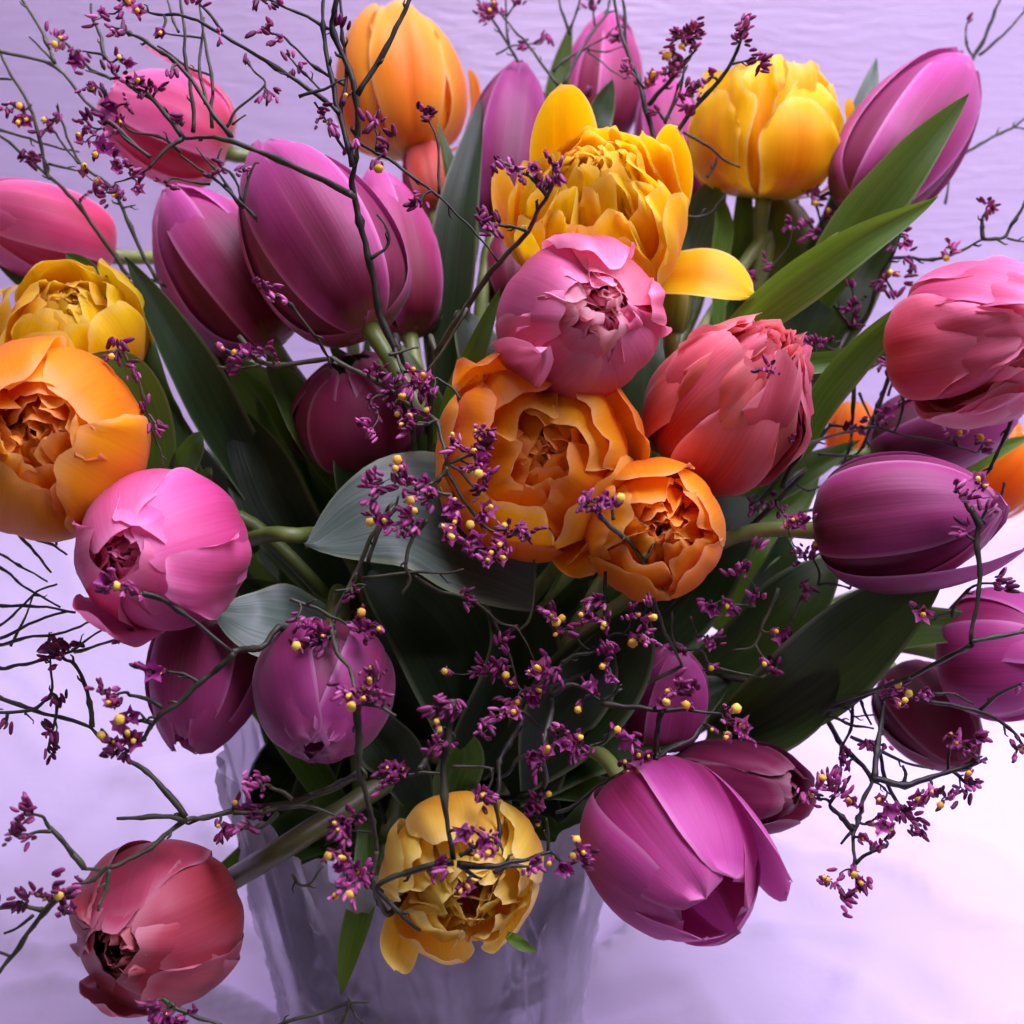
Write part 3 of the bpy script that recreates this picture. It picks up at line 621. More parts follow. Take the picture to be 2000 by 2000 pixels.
def orient(d, rnd):
    q = Vector(d).normalized().to_track_quat('Z', 'Y')
    return q @ Quaternion((0, 0, 1), rnd.uniform(0, 6.28))
def sprig(label, br, cl, root=None, seed=0, dd=None):
    """br: lines 'R w d0 d1 x,y x,y ...' (w in px); cl: lines 'R x,y,k x,y ...' k = b(default) y f"""
    rnd = random.Random(seed * 13 + 7)
    vs, fs = [], []; samples = []
    first = None
    for line in br.strip().split('\n'):
        tk = line.split(); reg = tk[0]; wd, d0, d1 = map(float, tk[1:4]); pp = []
        m = len(tk) - 4
        for i, s in enumerate(tk[4:]):
            if s == 'V':
                pp.append(VNECK + Vector((rnd.uniform(-.02, .02), rnd.uniform(-.02, .02), 0)))
                pp.append(Vector((VX + rnd.uniform(-.03, .03), VY + rnd.uniform(-.03, .03), .05))); continue
            rg = reg
            if s[0].isalpha(): rg = s[0]; s = s[1:]
            x, y = map(float, s.split(',')); px, py = zp(rg, x, y)
            d = d0 + (d1 - d0) * (i / max(1, m - 1))
            pp.append(P(px, py, d))
        if first is None: first = pp[0].copy()
        path = cat(pp, 5); n = len(path)
        rad = wd / 2 / F * (.62 * 1.42)
        path = [p + Vector((nz(p * 45, seed), nz(p * 45, seed + 9), nz(p * 45, seed + 5))) * .0014 + Vector((nz(p * 160, seed), nz(p * 160, seed + 3), nz(p * 160, seed + 7))) * .0007 for p in path]
        tip = 'V' not in tk
        rr = [rad * (1 - (.5 * i / n if tip else 0)) * (1 + .34 * nz(p * 300, 2) + (.35 if i % 5 == 0 and i else 0) * nz(p * 90, 4) ** 2 * 6) for i, p in enumerate(path)]
        v, f = tube(path, rr, 6); o = len(vs); vs += v; fs += [tuple(a + o for a in q) for q in f]
        for i, p in enumerate(path):
            t = (path[min(i + 1, n - 1)] - path[max(i - 1, 0)]).normalized(); samples.append((p, t, rad))
        # little side stubs and nodes
        if not tip: path = path[:-12]; n = len(path)
        for i in range(3, n - 2, 6):
            if rnd.random() < .5:
                p = path[i]; t = (path[i + 1] - path[i]).normalized(); sd = t.cross(Vector((rnd.uniform(-1, 1), rnd.uniform(-1, 1), rnd.uniform(-1, 1)))).normalized()
                q = [p, p + (sd * .8 + t * .7) * rnd.uniform(.002, .005)]; q.append(q[1] + t * .0015)
                v, f = tube(q, [rad * .6, rad * .4, rad * .25], 5); o = len(vs); vs += v; fs += [tuple(a + o for a in g) for g in f]
    root = thing('statice_sprig', label, 'flower sprig', first, 'purple and yellow statice sprigs woven through the bouquet')
    inv = Matrix.Translation(-first)
    SPX = [((p - CAM).dot(RGT), (p - CAM).dot(UPV), (p - CAM).dot(FWD)) for p, _, _ in samples]
    SPX = [(1000 + a / d * F, 1000 - b / d * F, d) for a, b, d in SPX]
    def add(kind, me, pos, q, s, par=root):
        mt = Matrix.Translation(pos - first) @ q.to_matrix().to_4x4() @ Matrix.Diagonal((s, s, s, 1))
        o = link(kind, me, root, mt); return o
    todo = []
    for line in cl.strip().split('\n'):
        tk = line.split()
        for t_ in tk[1:]:
            a = t_.split(','); px, py = zp(tk[0], float(a[0]), float(a[1]))
            todo.append((min((q[0] - px) ** 2 + (q[1] - py) ** 2 for q in SPX), px, py, a[2] if len(a) > 2 else 'b'))
    todo.sort(key=lambda q: q[0])
    if todo:
        for _, px, py, k in todo:
            j = min(range(len(SPX)), key=lambda i: (SPX[i][0] - px) ** 2 + (SPX[i][1] - py) ** 2)
            D = math.hypot(SPX[j][0] - px, SPX[j][1] - py); d = SPX[j][2] - .003 + rnd.uniform(-.004, .002)
            c = P(px, py, d); near, tan, rad = samples[j]
            if D > 9:
                ln = (c - near).length; ort = (c - near).cross(FWD).normalized() * rnd.choice((-1, 1)) * ln * .14
                pth = cat([near, near.lerp(c, .35) + ort, near.lerp(c, .75) + ort * .6, c], 3); m = len(pth); r0 = min(rad, .0009)
                v, f = tube(pth, [r0 * (.8 - .25 * i / m) for i in range(m)], 5)
                o = len(vs); vs += v; fs += [tuple(b + o for b in g) for g in f]; dr = (c - pth[-3]).normalized()
                for i in range(1, m, 2):
                    e = pth[i] - CAM; ed = e.dot(FWD); SPX.append((1000 + e.dot(RGT) / ed * F, 1000 - e.dot(UPV) / ed * F, ed)); samples.append((pth[i], dr, r0 * .8))
            else:
                dr = (tan * rnd.choice((1, 1, -1)) + Vector((rnd.uniform(-1, 1), rnd.uniform(-1, 1), rnd.uniform(-1, 1))) * .7).normalized()
            dr = (dr * .7 + Vector((rnd.uniform(-1, 1), rnd.uniform(-1.0, .3), rnd.uniform(-.6, 1))) * .45).normalized()
            sd = dr.orthogonal().normalized(); sd = Quaternion(dr, rnd.uniform(0, 6.28)) @ sd
            spread = .0016
            nb = rnd.randint(4, 6) if k == 'b' else rnd.randint(2, 3)
            for i in range(nb):
                off = sd * ((i - (nb - 1) / 2) * spread * .8) + Vector((rnd.uniform(-1, 1), rnd.uniform(-1, 1), rnd.uniform(-1, 1))) * .0010
                dq = (dr + sd * (i - (nb - 1) / 2) * .22 + Vector((rnd.uniform(-1, 1), rnd.uniform(-1, 1), rnd.uniform(-1, 1))) * .22)
                add('bud', rnd.choice(BUDS), c + off - dr * .0018, orient(dq, rnd), rnd.uniform(.62, 1.15))
            tc = (CAM - c).normalized()
            if k in 'yf':
                cmesh = rnd.choice(CORS if k == 'f' else COR)
                dq = (dr * .6 + tc * .75 + Vector((rnd.uniform(-1, 1), rnd.uniform(-1, 1), rnd.uniform(-1, 1))) * .4).normalized()
                q = orient(dq, rnd); s0 = rnd.uniform(.65, 1.1)
                pos = c - dq * .003
                cal = add('flower', rnd.choice(CALW if k == 'f' else CALN), pos, q, s0 * (1.0 if k == 'f' else .9))
                if k == 'y' or rnd.random() < .45:
                    co = bpy.data.objects.new('corolla', cmesh); COL.objects.link(co); co.parent = cal
    link('branch', mkmesh('branch', [v - first for v in vs], fs, M['twig']), root)

sprig('tallest dark twig rising in front of the largest purple tulip and forking at the top', '''
B 12 .64 .61 350,1920 240,1650 200,1400 150,1200 100,1000 120,850 130,520 0,180 10,60 40,-60
B 9 .61 .61 140,520 290,250 410,0 440,-60
A 9 .615 .62 1900,900 1830,620 1760,300 1740,150 1750,-60
A 7 .62 .62 1830,650 1860,460 1850,200 1830,-60
A 6 .62 .62 1820,120 1750,150 1500,20 1400,-20
B 6 .63 .63 205,1390 280,1350 310,1290 300,1220 245,1160
A 7 .615 .63 1830,620 1750,540 1500,370 1200,180 1000,95 840,80 740,50
A 5 .63 .63 1200,170 1130,70 1080,20 1060,-40
A 5 .62 .625 1860,460 1700,370 1550,220 1480,190
A 4 .62 .625 1730,490 1640,400 1550,290
A 5 .62 .62 1850,800 1790,720 1700,560
A 6 .615 .615 1620,520 1740,480 1860,420
B 6 .62 .63 110,850 130,770 270,840 440,960 600,1080 740,1230 890,1400
B 4 .62 .62 235,800 235,720 220,650
B 12 .64 .70 350,1920 380,2050 V
''', '''
A 1400,170 1440,150 1480,220 1560,290 1600,370 1720,640 1770,660,y 1790,700 1750,590 740,50,f 640,60 700,20,f 560,70,f 500,110 870,170,f 640,180 600,150 1440,20 1380,10 1500,10 1190,200 1840,120 1060,10
B 220,640 210,680 290,760 290,800 240,880,y 440,1070 470,1090 100,780 60,540,y
''', seed=1)
sprig('bushy twig spreading left from the tall twig over the upper left pink tulip', '''
A 10 .615 .655 B90,1040 1870,1040 1500,860 1250,765 1120,745 985,750
A 9 .655 .665 985,745 830,540 720,470 640,420
A 8 .655 .65 985,755 880,830 800,910
A 8 .65 .67 1250,750 1050,470 930,330 800,220 700,180 600,150
A 5 .66 .66 1220,700 1290,590 1430,460 1380,380 1320,310
A 4 .66 .66 1250,680 1330,635
A 7 .66 .665 1040,720 1020,450 1000,350 985,150 975,-40
A 6 .66 .67 1140,690 1140,400 1080,130 1070,-40
A 6 .66 .67 1110,560 1075,350 1090,100
A 5 .66 .67 960,170 920,80 900,-30
A 6 .655 .66 810,860 700,760 640,700 560,640
A 6 .66 .66 980,680 850,560 760,500
A 5 .66 .66 980,830 850,740 700,690 600,560
A 5 .67 .67 1140,400 1000,350 850,250
A 4 .67 .67 1080,210 930,190 870,170
A 6 .67 .68 600,430 480,380 380,270 300,200
A 6 .67 .68 560,330 540,200 500,110 490,20
A 5 .66 .67 620,400 560,300 440,280
A 4 .65 .66 800,910 700,960 620,980
A 7 .66 .655 1385,1180 1300,1100 1180,990 980,840
A 5 .66 .66 1310,1130 1360,900 1400,870
A 5 .66 .66 1120,980 1050,980 950,965
A 5 .66 .66 1320,1100 1250,950 1180,870 1200,790
A 5 .66 .66 1300,1120 1150,900 1060,800
A 5 .66 .67 1385,1180 1440,1300 1500,1500
''', '''
A 340,200,y 290,180 300,240,y 360,260 400,330,f 430,290 460,350 640,310,y 690,350,f 600,360 740,440,f 700,430 790,460 640,420 500,470,f 560,500 460,470 920,390 600,560,f 560,640,f 480,680 440,640 560,700 520,730 610,720 430,740,y 460,770 510,830,y 560,800,f 620,830,f 640,900,f 450,930,y 540,980,y 740,1020,f 700,910 750,930 600,1010 560,1050 640,1050 520,1040 890,990 1200,900 1330,900 1160,930 1300,930 970,640 1460,500 1440,530 640,640,f 1330,320 680,560 760,520 860,480 540,620
''', seed=2)
sprig('thin twigs reaching in from the left edge above the pink tulip', '''
A 7 .70 .69 850,1520 700,1230 640,1080 590,1000 450,890 330,650 300,580
A 8 .72 .69 700,1490 590,1350 430,1110 270,960 0,740 -80,660
A 7 .69 .70 270,960 250,900 150,560 60,400 0,280 -60,150
A 7 .69 .70 -60,250 0,270 290,370 500,580 640,700 800,850
A 7 .69 .70 290,350 240,230 130,0 100,-60
A 5 .70 .70 270,330 200,250 160,200
A 6 .70 .70 -60,690 0,700 200,770 440,825
A 5 .69 .69 270,880 420,920
A 4 .69 .69 430,880 300,720 260,690
A 5 .69 .70 60,415 -60,430
A 4 .69 .69 170,570 130,600 60,560
A 4 .69 .69 650,1130 730,1110
A 6 .70 .72 570,1490 700,1500 860,1530 1000,1640
A 8 .72 .73 1000,1640 D1200,200 V
''', '''
A 120,590,y 160,640,f 110,640,f 240,650,y 290,640 270,690 240,710 30,570 60,590 150,850 210,850 180,860 120,840 320,640 480,1040 640,1040,f
''', seed=3)
sprig('short dark twig ending in a small bud at the left of the biggest purple tulip', '''
A 7 .60 .635 1400,1540 1490,1590 1570,1640 1700,1800 1760,1900 D1800,150
''', '''
A 1390,1535 1430,1560 1480,1580 1520,1600
''', seed=33)
sprig('dark twig slanting up to three buds in front of the open yellow tulip', '''
B 10 .66 .60 560,1900 720,1650 890,1420 1050,1250 1100,1150 1150,1060
B 7 .60 .60 1150,1060 1080,970 1000,920 900,860
B 6 .60 .60 1150,1060 1180,1010 1200,960
B 6 .61 .61 1050,1240 930,1215 830,1200
B 5 .63 .63 720,1650 600,1850 500,2000
B 9 .66 .70 560,1900 520,2050 V
B 5 .65 .65 570,1050 575,780 510,620
''', '''
B 880,870 920,890 960,920 1000,950 1080,900,f 1180,870 1200,900 1120,960,y 1170,960 1200,980 1150,980 830,1190 860,1215 870,1240 800,1180 520,620 500,600
''', seed=4)
sprig('fine twigs with tiny buds against the wall at the top centre', '''
B 6 .78 .78 990,340 960,280 900,150 820,50 760,-40
B 6 .76 .78 1220,470 1050,250 930,100 850,20
B 5 .78 .78 950,240 940,120 930,-30
B 4 .78 .78 940,90 1000,0 1020,-30
B 4 .78 .78 880,300 960,250 1060,240 1120,230 1160,190
B 7 .76 .78 1240,460 1330,290 1400,170 1470,60 1500,-40
B 6 .78 .78 1290,180 1240,50 1220,-40
B 5 .78 .78 1290,150 1330,0 1340,-40
B 5 .77 .77 1190,390 1250,330 1350,270 1480,190 1540,190
B 4 .77 .77 1380,270 1450,330 1560,420
B 4 .77 .77 1380,260 1470,280 1560,250
B 4 .78 .78 1410,140 1390,20 1370,-20
B 8 .78 .76 1220,470 1240,560 1230,700 1200,900
''', '''
B 790,70 810,80 850,60,f 870,10,y 850,90 820,60,f 900,60 1000,10 1120,215 1150,195 1230,540,f 1280,600 1240,640 1300,570 1210,560 1200,620 1270,650 1320,620 1260,540 1350,600 1370,500 1330,540 1390,20 1400,40 1540,190 1500,200 1040,240
''', seed=5)
sprig('twigs rising between the two yellow tulips at the top right of centre', '''
B 9 .72 .74 1740,800 1680,550 1640,430 1580,260 1550,130 1510,-40
B 7 .74 .74 1580,260 1585,100 1560,-40
B 8 .73 .71 1700,570 1830,420 1930,300 C90,330 C160,260
B 5 .72 .72 1680,480 1570,370
B 5 .72 .72 1750,600 1800,640 1870,450 1910,350
C 8 .70 .68 0,770 70,700 220,510 350,340 400,230 430,110
C 5 .68 .68 350,345 430,325 530,325
C 5 .70 .70 0,660 70,500 100,350
C 6 .72 .73 90,710 250,800 330,860 400,900
C 5 .73 .73 100,1170 230,1160 300,1080 310,1050
C 5 .73 .73 230,960 270,890 280,850
B 9 .72 .74 1740,800 1760,1000 1700,1300 1650,1600
''', '''
B 1890,240,y 1850,190 1920,160 1930,220,f 1840,300 1800,290,y 1810,370 1870,340 1780,400 1830,390 1720,420,f 1580,380 1570,360 1600,390 1720,600 1700,450,f 1790,310,y
C 110,180,f 150,160,f 100,240,y 185,140 60,200 50,190 170,190 150,250 60,310 20,380 40,340 150,460 185,440 130,480 110,520 95,560 120,590 430,100 440,130 410,160 430,210 380,210 480,320 525,325 520,340 240,420 160,560
''', seed=6)
sprig('bare forked twig behind the slanting purple tulip at the top right corner', '''
C 8 .80 .80 1640,330 1690,250 1750,120 1800,0 1820,-60
C 6 .80 .80 1690,290 1780,220 1850,160 1932,70 2000,20
C 5 .80 .80 1660,300 1620,230 1615,160 1635,90
C 6 .79 .79 1600,840 1660,800 1800,720 1870,690 1932,640 1990,600
C 7 .80 .80 1640,330 1600,500 1560,800 1500,1100
C 4 .79 .79 1880,690 1940,690
''', 'C 1640,95', seed=7)
sprig('twigs with dark buds above and beside the rose tulip at the right', '''
C 8 .74 .71 1000,1790 1080,1720 1130,1560 1190,1410 1320,1385 1440,1400 1560,1360 1710,1290
C 7 .71 .71 1710,1290 1715,1230 1720,1180 1745,1130
C 7 .71 .71 1710,1290 1830,1280 1880,1200 1932,1110 1990,1000
C 5 .72 .72 1330,1390 1325,1450 1310,1500
C 5 .72 .72 1200,1400 1250,1320 1280,1230
C 5 .72 .72 1240,1600 1180,1510
C 7 .74 .74 1010,1780 1020,1650 1000,1500
C 5 .72 .72 1850,1280 1932,1300 1990,1300
C 8 .74 .72 1000,1790 900,1950 F500,900 V
C 6 .76 .76 860,1330 850,1250 820,1140 800,1060 820,990
C 6 .74 .76 1000,1790 900,1600 860,1330
''', '''
C 1745,1100 1755,1140 1735,1090 1770,1110 1280,1240 1290,1290 1250,1330 1300,1310,f 1330,1440 1310,1390 1310,1500 1180,1500 1150,1530 1200,1480,y 1020,1680 1040,1720 990,1650 1000,1740 1050,1640 1240,1590 1530,1310 1510,1370,y 1550,1340,y 1560,1330 800,1040 760,1030 800,1070,y 870,1150,y 900,1180 880,1190 850,1080 680,1215 660,1210 720,1220 790,1250 760,1200 820,1270 780,1280 450,1480,f 800,1830,y 820,1860 780,1850 840,1850 540,1390 560,1440 1000,1530 1240,1480,y
''', seed=8)
sprig('twig curving down the face of the coral tulip into the right of the bouquet', '''
F 9 .63 .70 620,240 700,370 735,480 745,590 700,700 620,820 600,900 V
F 6 .66 .70 745,600 860,570 1000,530 1100,500
F 7 .70 .72 1030,220 1010,450 1000,600 930,780
F 7 .70 .72 1230,160 1150,400 1060,620 950,720
F 6 .70 .70 880,480 1030,500 1200,520 1500,600 1700,650
F 6 .70 .71 830,650 1000,660 1130,680
F 6 .70 .70 1260,300 1280,380 1260,480 1240,530
F 5 .71 .71 640,780 770,850 900,780 960,680
F 5 .71 .71 1040,330 1090,420 1150,560
F 5 .71 .71 1200,350 1230,200 1180,130
F 8 .66 .68 1932,330 1900,370 1830,560 1750,730 1700,780
F 5 .68 .68 1830,800 1815,860 1800,920
F 6 .71 .71 700,280 760,260 800,280
F 5 .70 .70 1660,440 1620,520 1560,580
F 5 .72 .72 950,900 700,1000 640,1100
''', '''
F 640,230,f 560,200 600,210 540,190 690,550 680,540 800,40 1160,450 1140,470 1190,420,f 1600,530,y 1740,590,y 1700,580,y 1530,560 1700,620 1180,160 1110,180 1200,200 1270,280 1250,250 1300,290 1130,160 990,510 1060,500 760,260 720,290 790,320 470,940 550,920 580,900 620,960 500,930
''', seed=9)
sprig('upright dark twig in front of the sideways purple tulip at the right', '''
F 10 .60 .60 1640,940 1690,1030 1680,1100 1690,1300 1680,1450 1650,1660
F 8 .60 .61 1650,1665 1780,1640 1932,1610 2000,1590
F 9 .60 .66 1650,1680 1500,1760 1260,1870 I840,250
F 5 .60 .60 1640,960 1600,900 1570,850
F 5 .60 .60 1690,1020 1720,960 1740,930
F 5 .60 .60 1680,1120 1640,1100 1610,1060
F 6 .64 .63 1550,1520 1570,1470 1640,1390 1720,1340 1800,1340
F 6 .64 .63 1550,1500 1450,1530 1390,1530
''', '''
F 1570,820 1600,860 1640,880 1720,830,y 1690,800,f 1740,930 1610,1060 1590,1070 1810,1330 1840,1340 1790,1360 1380,1520,f 1370,1490
''', seed=10)
sprig('tangle of twigs with yellow flowers across the lower right against the white cloth', '''
I 10 .70 .62 280,60 520,110 830,250 960,450 1110,600 1060,740 1040,820 1010,900 1020,1060
I 10 .62 .62 1110,600 1300,640 1400,620 1540,570 1640,530 1740,490
I 6 .62 .62 1290,640 1310,580 1290,530
I 10 .62 .64 1120,600 1140,450 1150,350 1170,200
I 8 .66 .65 840,250 1000,190 1160,120 1300,60
I 6 .66 .66 870,270 1000,320 1120,340
I 6 .66 .66 1000,390 1100,430 1300,520 1450,560
I 6 .66 .66 1020,130 1010,250 1000,350 960,440 940,500
I 6 .66 .66 1030,110 1060,200 1110,320
I 5 .66 .66 1010,110 1040,100 1050,150 1000,180 1010,270 1130,260
I 7 .64 .64 1130,400 1180,600 1280,780 1400,920
I 8 .62 .62 1010,890 950,820 880,760 930,680 920,600
I 5 .62 .62 1000,900 940,960
I 6 .62 .62 1020,1060 1100,1010 1180,980
I 6 .62 .62 1540,570 1600,620 1650,650
I 7 .63 .63 1400,190 1700,250 1850,330 1932,420 1990,470
I 6 .63 .62 1690,240 1780,170 1900,110 1990,60
I 5 .63 .63 1440,150 1560,160 1660,210
I 5 .63 .63 1520,570 1530,450 1550,390
I 4 .62 .62 1120,620 1180,660 1230,700
''', '''
I 830,640,y 800,690,y 740,700 770,690 830,720 930,620 920,590 940,680 910,700 850,640 1000,740,f 1040,760 1160,720,f 1200,770,f 1160,820,f 1110,850,y 1200,880,y 1180,860,f 1060,930,y 1140,980 1110,960 1180,940 1010,1100,y 870,1160,y 900,1180 850,1150,y 970,1240 980,1280 940,1120 1040,1160,f 1060,1190 1350,720,f 1320,750 1430,660,y 1480,750,y 1520,700 1490,690 1400,700 1550,710 1640,580,y 1640,650 1610,680 1690,630 1660,630 1340,840 1360,870 1300,800 1390,900 1260,760 1380,890 950,500 970,470 940,540 980,530 1100,420 1080,440 1180,430 1540,370,y 1580,370,y 1590,430 1620,440 1540,410 1690,380,f 1660,480 1230,100,y 1300,140,y 1250,200,y 1290,190,y 1180,140,f 1210,170 1260,110 1410,150,f 1380,150 1920,450,y 1900,400 1890,470 1910,120
''', seed=11)
sprig('lowest tangle of twigs in the left corner around the dusky red tulip', '''
G 10 .64 .575 H120,580 1932,590 1600,730 1260,790 1100,815 1000,830 800,980 600,1080 520,1090 450,1080
G 7 .60 .60 1260,790 1500,770 1700,770 1900,840
G 9 .60 .60 1000,815 970,825 800,810 630,820
G 10 .60 .60 1000,810 900,690 800,580 650,480
G 9 .575 .57 450,1080 360,960 280,880 250,840
G 6 .57 .57 280,895 220,900 150,915
G 7 .575 .57 590,1100 570,1200 540,1260 530,1330
G 6 .57 .57 600,1080 500,1150 440,1160 400,1130
G 9 .57 .57 400,1190 260,1300 120,1480 0,1640 -60,1720
G 7 .57 .57 220,1320 100,1310 0,1310 -60,1310
G 5 .57 .57 170,1350 100,1410 30,1440
G 6 .57 .57 -60,1540 0,1540 50,1560
G 7 .595 .595 1580,720 1530,670 1460,645
G 7 .60 .60 1500,790 1440,830 1400,870
G 6 .60 .60 1300,870 1400,860 1480,800
G 5 .61 .61 1580,1120 1600,1170 1660,1170 1740,1080
''', '''
G 150,740 120,770 130,800 170,800 110,915 60,905 90,900 150,920 210,1230,y 250,1250,y 310,1220,y 290,1180 350,1280 380,1320 330,1300 160,1220 100,1290 130,1240 40,1300 420,1180 1270,750,y 1330,780,f 1380,790 1400,770 1180,860,y 1220,880,f 1270,890,y 1330,850 1360,870 1200,910 1380,630 1350,620 1400,650 1430,640 1330,630
''', seed=12)
sprig('zigzag twig at the left over the white cloth with yellow flowers at its elbow', '''
D 9 .575 .58 760,1400 850,1430 960,1500 1250,1715
D 9 .58 .58 1260,1720 G1190,0 G1070,80 G960,200 G870,270 G820,340 G780,400 G690,470
G 7 .58 .58 880,230 800,180 700,160
G 8 .58 .58 830,320 770,300 720,310
G 6 .58 .58 1070,85 980,40 900,30
D 9 .58 .64 1250,1715 1400,1700 1630,1680 V
''', '''
D 620,1370,y 580,1350,f 680,1400 700,1360 600,1330 560,1380 740,1410 1690,1660
G 620,180,f 560,130 520,140 640,150 600,200,f 660,290,y 700,270,f 660,310,f 690,380,y 570,390,y 620,420,f 600,470 640,480 720,400,f 820,30,f 760,10 870,30,f 650,440
''', seed=13)
sprig('thin bare twigs at the left edge under the nodding pink tulip', '''
G 8 .63 .62 -80,120 0,165 180,240 330,290 480,330 550,390
G 8 .62 .62 500,330 480,200 440,80 400,-10 D350,1760 D300,1700
G 6 .62 .62 -80,250 0,250 170,240 270,150 265,0 D265,1760
G 6 .62 .62 270,155 300,190 295,330 275,440
G 5 .62 .62 140,240 140,270
G 6 .62 .62 50,260 40,300 20,320
D 5 .66 .64 -60,1170 0,1200 100,1260 250,1340 
D 6 .66 .64 100,1090 190,1200 270,1290
D 5 .66 .64 150,1100 280,1150 360,1190
D 5 .66 .64 -60,1240 60,1310 150,1390 320,1480 
D 6 .65 .64 -60,1470 150,1480 400,1500
D 5 .65 .64 -60,1610 60,1530 200,1400 300,1350
D 6 .65 .64 -60,1665 100,1600 350,1500
D 6 .65 .63 -60,1690 100,1660 300,1620 490,1550
D 5 .64 .63 380,1710 450,1660 560,1590
D 6 .64 .62 390,1720 560,1680 740,1620
D 7 .64 .62 -60,1770 20,1810 130,1790 240,1760 390,1720
D 5 .65 .65 40,1690 110,1570 180,1420
D 5 .65 .65 270,1090 300,1140 290,1160
D 5 .65 .66 490,1550 700,1560 900,1600
D 6 .65 .70 740,1620 1000,1640 V
''', '''
D 280,1680 310,1700 260,1720 340,1710 380,1690 300,1750 260,1660 650,1640 670,1630
G 290,180 270,380 280,440 260,340 285,400 270,470 320,180 30,310
''', seed=14)
sprig('arching twig with bright purple and yellow flowers in the middle left of the bouquet', '''
E 9 .66 .60 -500,10 D1420,160 D1750,150 0,150 250,270 430,400 560,480 600,640 640,800 750,950
E 7 .62 .62 350,200 380,250 430,400
B 7 .64 .62 350,1920 E330,100 E380,230
E 6 .60 .60 620,700 700,670 760,660
E 7 .60 .60 610,720 560,780 530,800
E 6 .60 .60 640,870 540,850
E 6 .60 .60 760,660 800,600 820,560
E 6 .60 .60 560,480 480,500 400,480
E 5 .60 .60 620,700 700,760 780,840
E 6 .60 .60 750,950 850,1050 950,1090
E 5 .62 .62 300,120 380,100 470,80
E 5 .62 .62 690,350 640,290 570,235
D 6 .66 .66 1180,190 1300,190 1420,160
D 5 .66 .66 1320,120 1200,70 1160,50
''', '''
D 1190,70,y 1270,100,y 1340,110,f 1400,110 1430,90 1240,180 1280,190 1480,120
E 420,200,y 390,310,y 480,250,f 520,240,f 500,300,f 440,280,f 540,310 470,330 300,270 250,220 200,200 340,250 240,190 350,290 350,430,y 410,450,y 510,430,y 380,490,f 400,510 440,420,f 330,400 270,340 200,370 240,420 180,510 150,500 210,520 780,530,y 830,520 850,540 800,580 840,610 790,600,f 650,570,y 660,610 640,630 690,620 740,640,y 710,740,y 780,750,y 800,690,f 820,800 800,840 830,770 760,720 790,860 350,690,y 340,730,y 380,740,f 360,790 400,800 340,780 450,870,y 430,890,y 490,800,f 520,870,f 510,910 400,830 500,840 250,820 200,790 210,830 190,770 250,850 230,900 200,930 430,950,y 650,900,y 670,930,f 620,950,f 600,1040,y 640,1050,f 620,1090,f 670,1000,f 740,1040,y 800,1000,f 820,960,f 760,1100,f 690,1120 740,1140 930,1050,y 1010,1050,f 1040,1090 1060,1080 980,1080 900,1140,f 860,1180,f 800,1210 930,1170 840,1230,f 900,1210,f 750,1190 880,1100
''', seed=15)
sprig('twigs forking over the broad grey leaf in the middle', '''
E 8 .60 .61 0,1560 20,1480 120,1300 210,1100 280,980 340,900
E 6 .60 .60 200,1240 240,1090 330,960 350,880
E 7 .60 .60 510,1010 430,1100 390,1250 415,1330 370,1420
E 5 .61 .61 160,1320 400,1300 600,1290 710,1270
E 5 .61 .64 430,1320 560,1400 700,1420 800,1470 880,1550 1000,1600 1080,1750
E 5 .64 .64 1000,1600 1060,1520 1090,1300 1060,1100
D 6 .60 .60 1560,1430 1700,1470 1830,1550 1932,1620
E 9 .60 .60 0,1560 -10,1620 100,1720 180,1790
E 5 .60 .60 0,1380 90,1380
E 5 .60 .60 60,1400 130,1360 180,1365
D 7 .60 .60 1800,1600 1840,1750 1932,1850
E 9 .60 .68 0,1580 60,1750 V
''', '''
E 220,1010,y 280,1020,f 230,980 380,1050 350,1080 400,1000 440,1010 380,960,f 430,1040 160,1510,y 250,1590,y 200,1590,f 150,1560 190,1620 130,1580 220,1810,y 150,1840 180,1860 190,1900,f 250,1850 120,1400 80,1430 740,1420 720,1440
D 1600,1540 1640,1570 1660,1590 1700,1620 1740,1640,f 1600,1690,y 1660,1670 1620,1650 1720,1660
''', seed=16)
sprig('twig rising to a cluster of small buds over the smaller orange tulip', '''
E 8 .58 .66 1420,940 1460,1000 1560,1100 1670,1210 1730,1420 1780,1580 1830,1680 1880,1800
E 6 .58 .58 1670,1210 1710,1165
E 5 .58 .58 1520,1010 1510,930 1460,890
E 6 .66 .70 1880,1800 V
F 5 .66 .66 30,1500 60,1700 200,1720 250,1800 500,1850
F 6 .66 .66 600,1370 540,1550 480,1690 350,1710
F 6 .66 .66 480,1690 520,1760
F 5 .66 .66 820,1350 900,1345 990,1370
F 5 .66 .66 140,1530 190,1640
F 5 .66 .66 480,1480 400,1470 340,1450
F 5 .66 .68 500,1850 600,1800 700,1500 750,1380
''', '''
E 1340,920 1390,900 1370,940 1420,900 1350,900 1450,910 1430,960 1510,900 1490,930,f 1540,890,y
F 720,1020,f 690,1010,f 760,1000 660,1040,f 820,1110,y 800,1160,y 740,1180 720,1200 780,1200 870,1180 900,1170 1080,1320 1040,1340 1060,1300 1140,1180 1160,1160 1120,1200 490,1410 470,1430 320,1450,y 250,1480,f 220,1470 360,1480,f 200,1460 250,1680,f 230,1650 520,1770,y 590,1770 570,1800 600,1830 640,1650,f 580,1610,y 660,1620 750,1400 760,1370 240,1800,y 300,1640 400,1250 380,1290 430,1280 500,1150
''', seed=17)
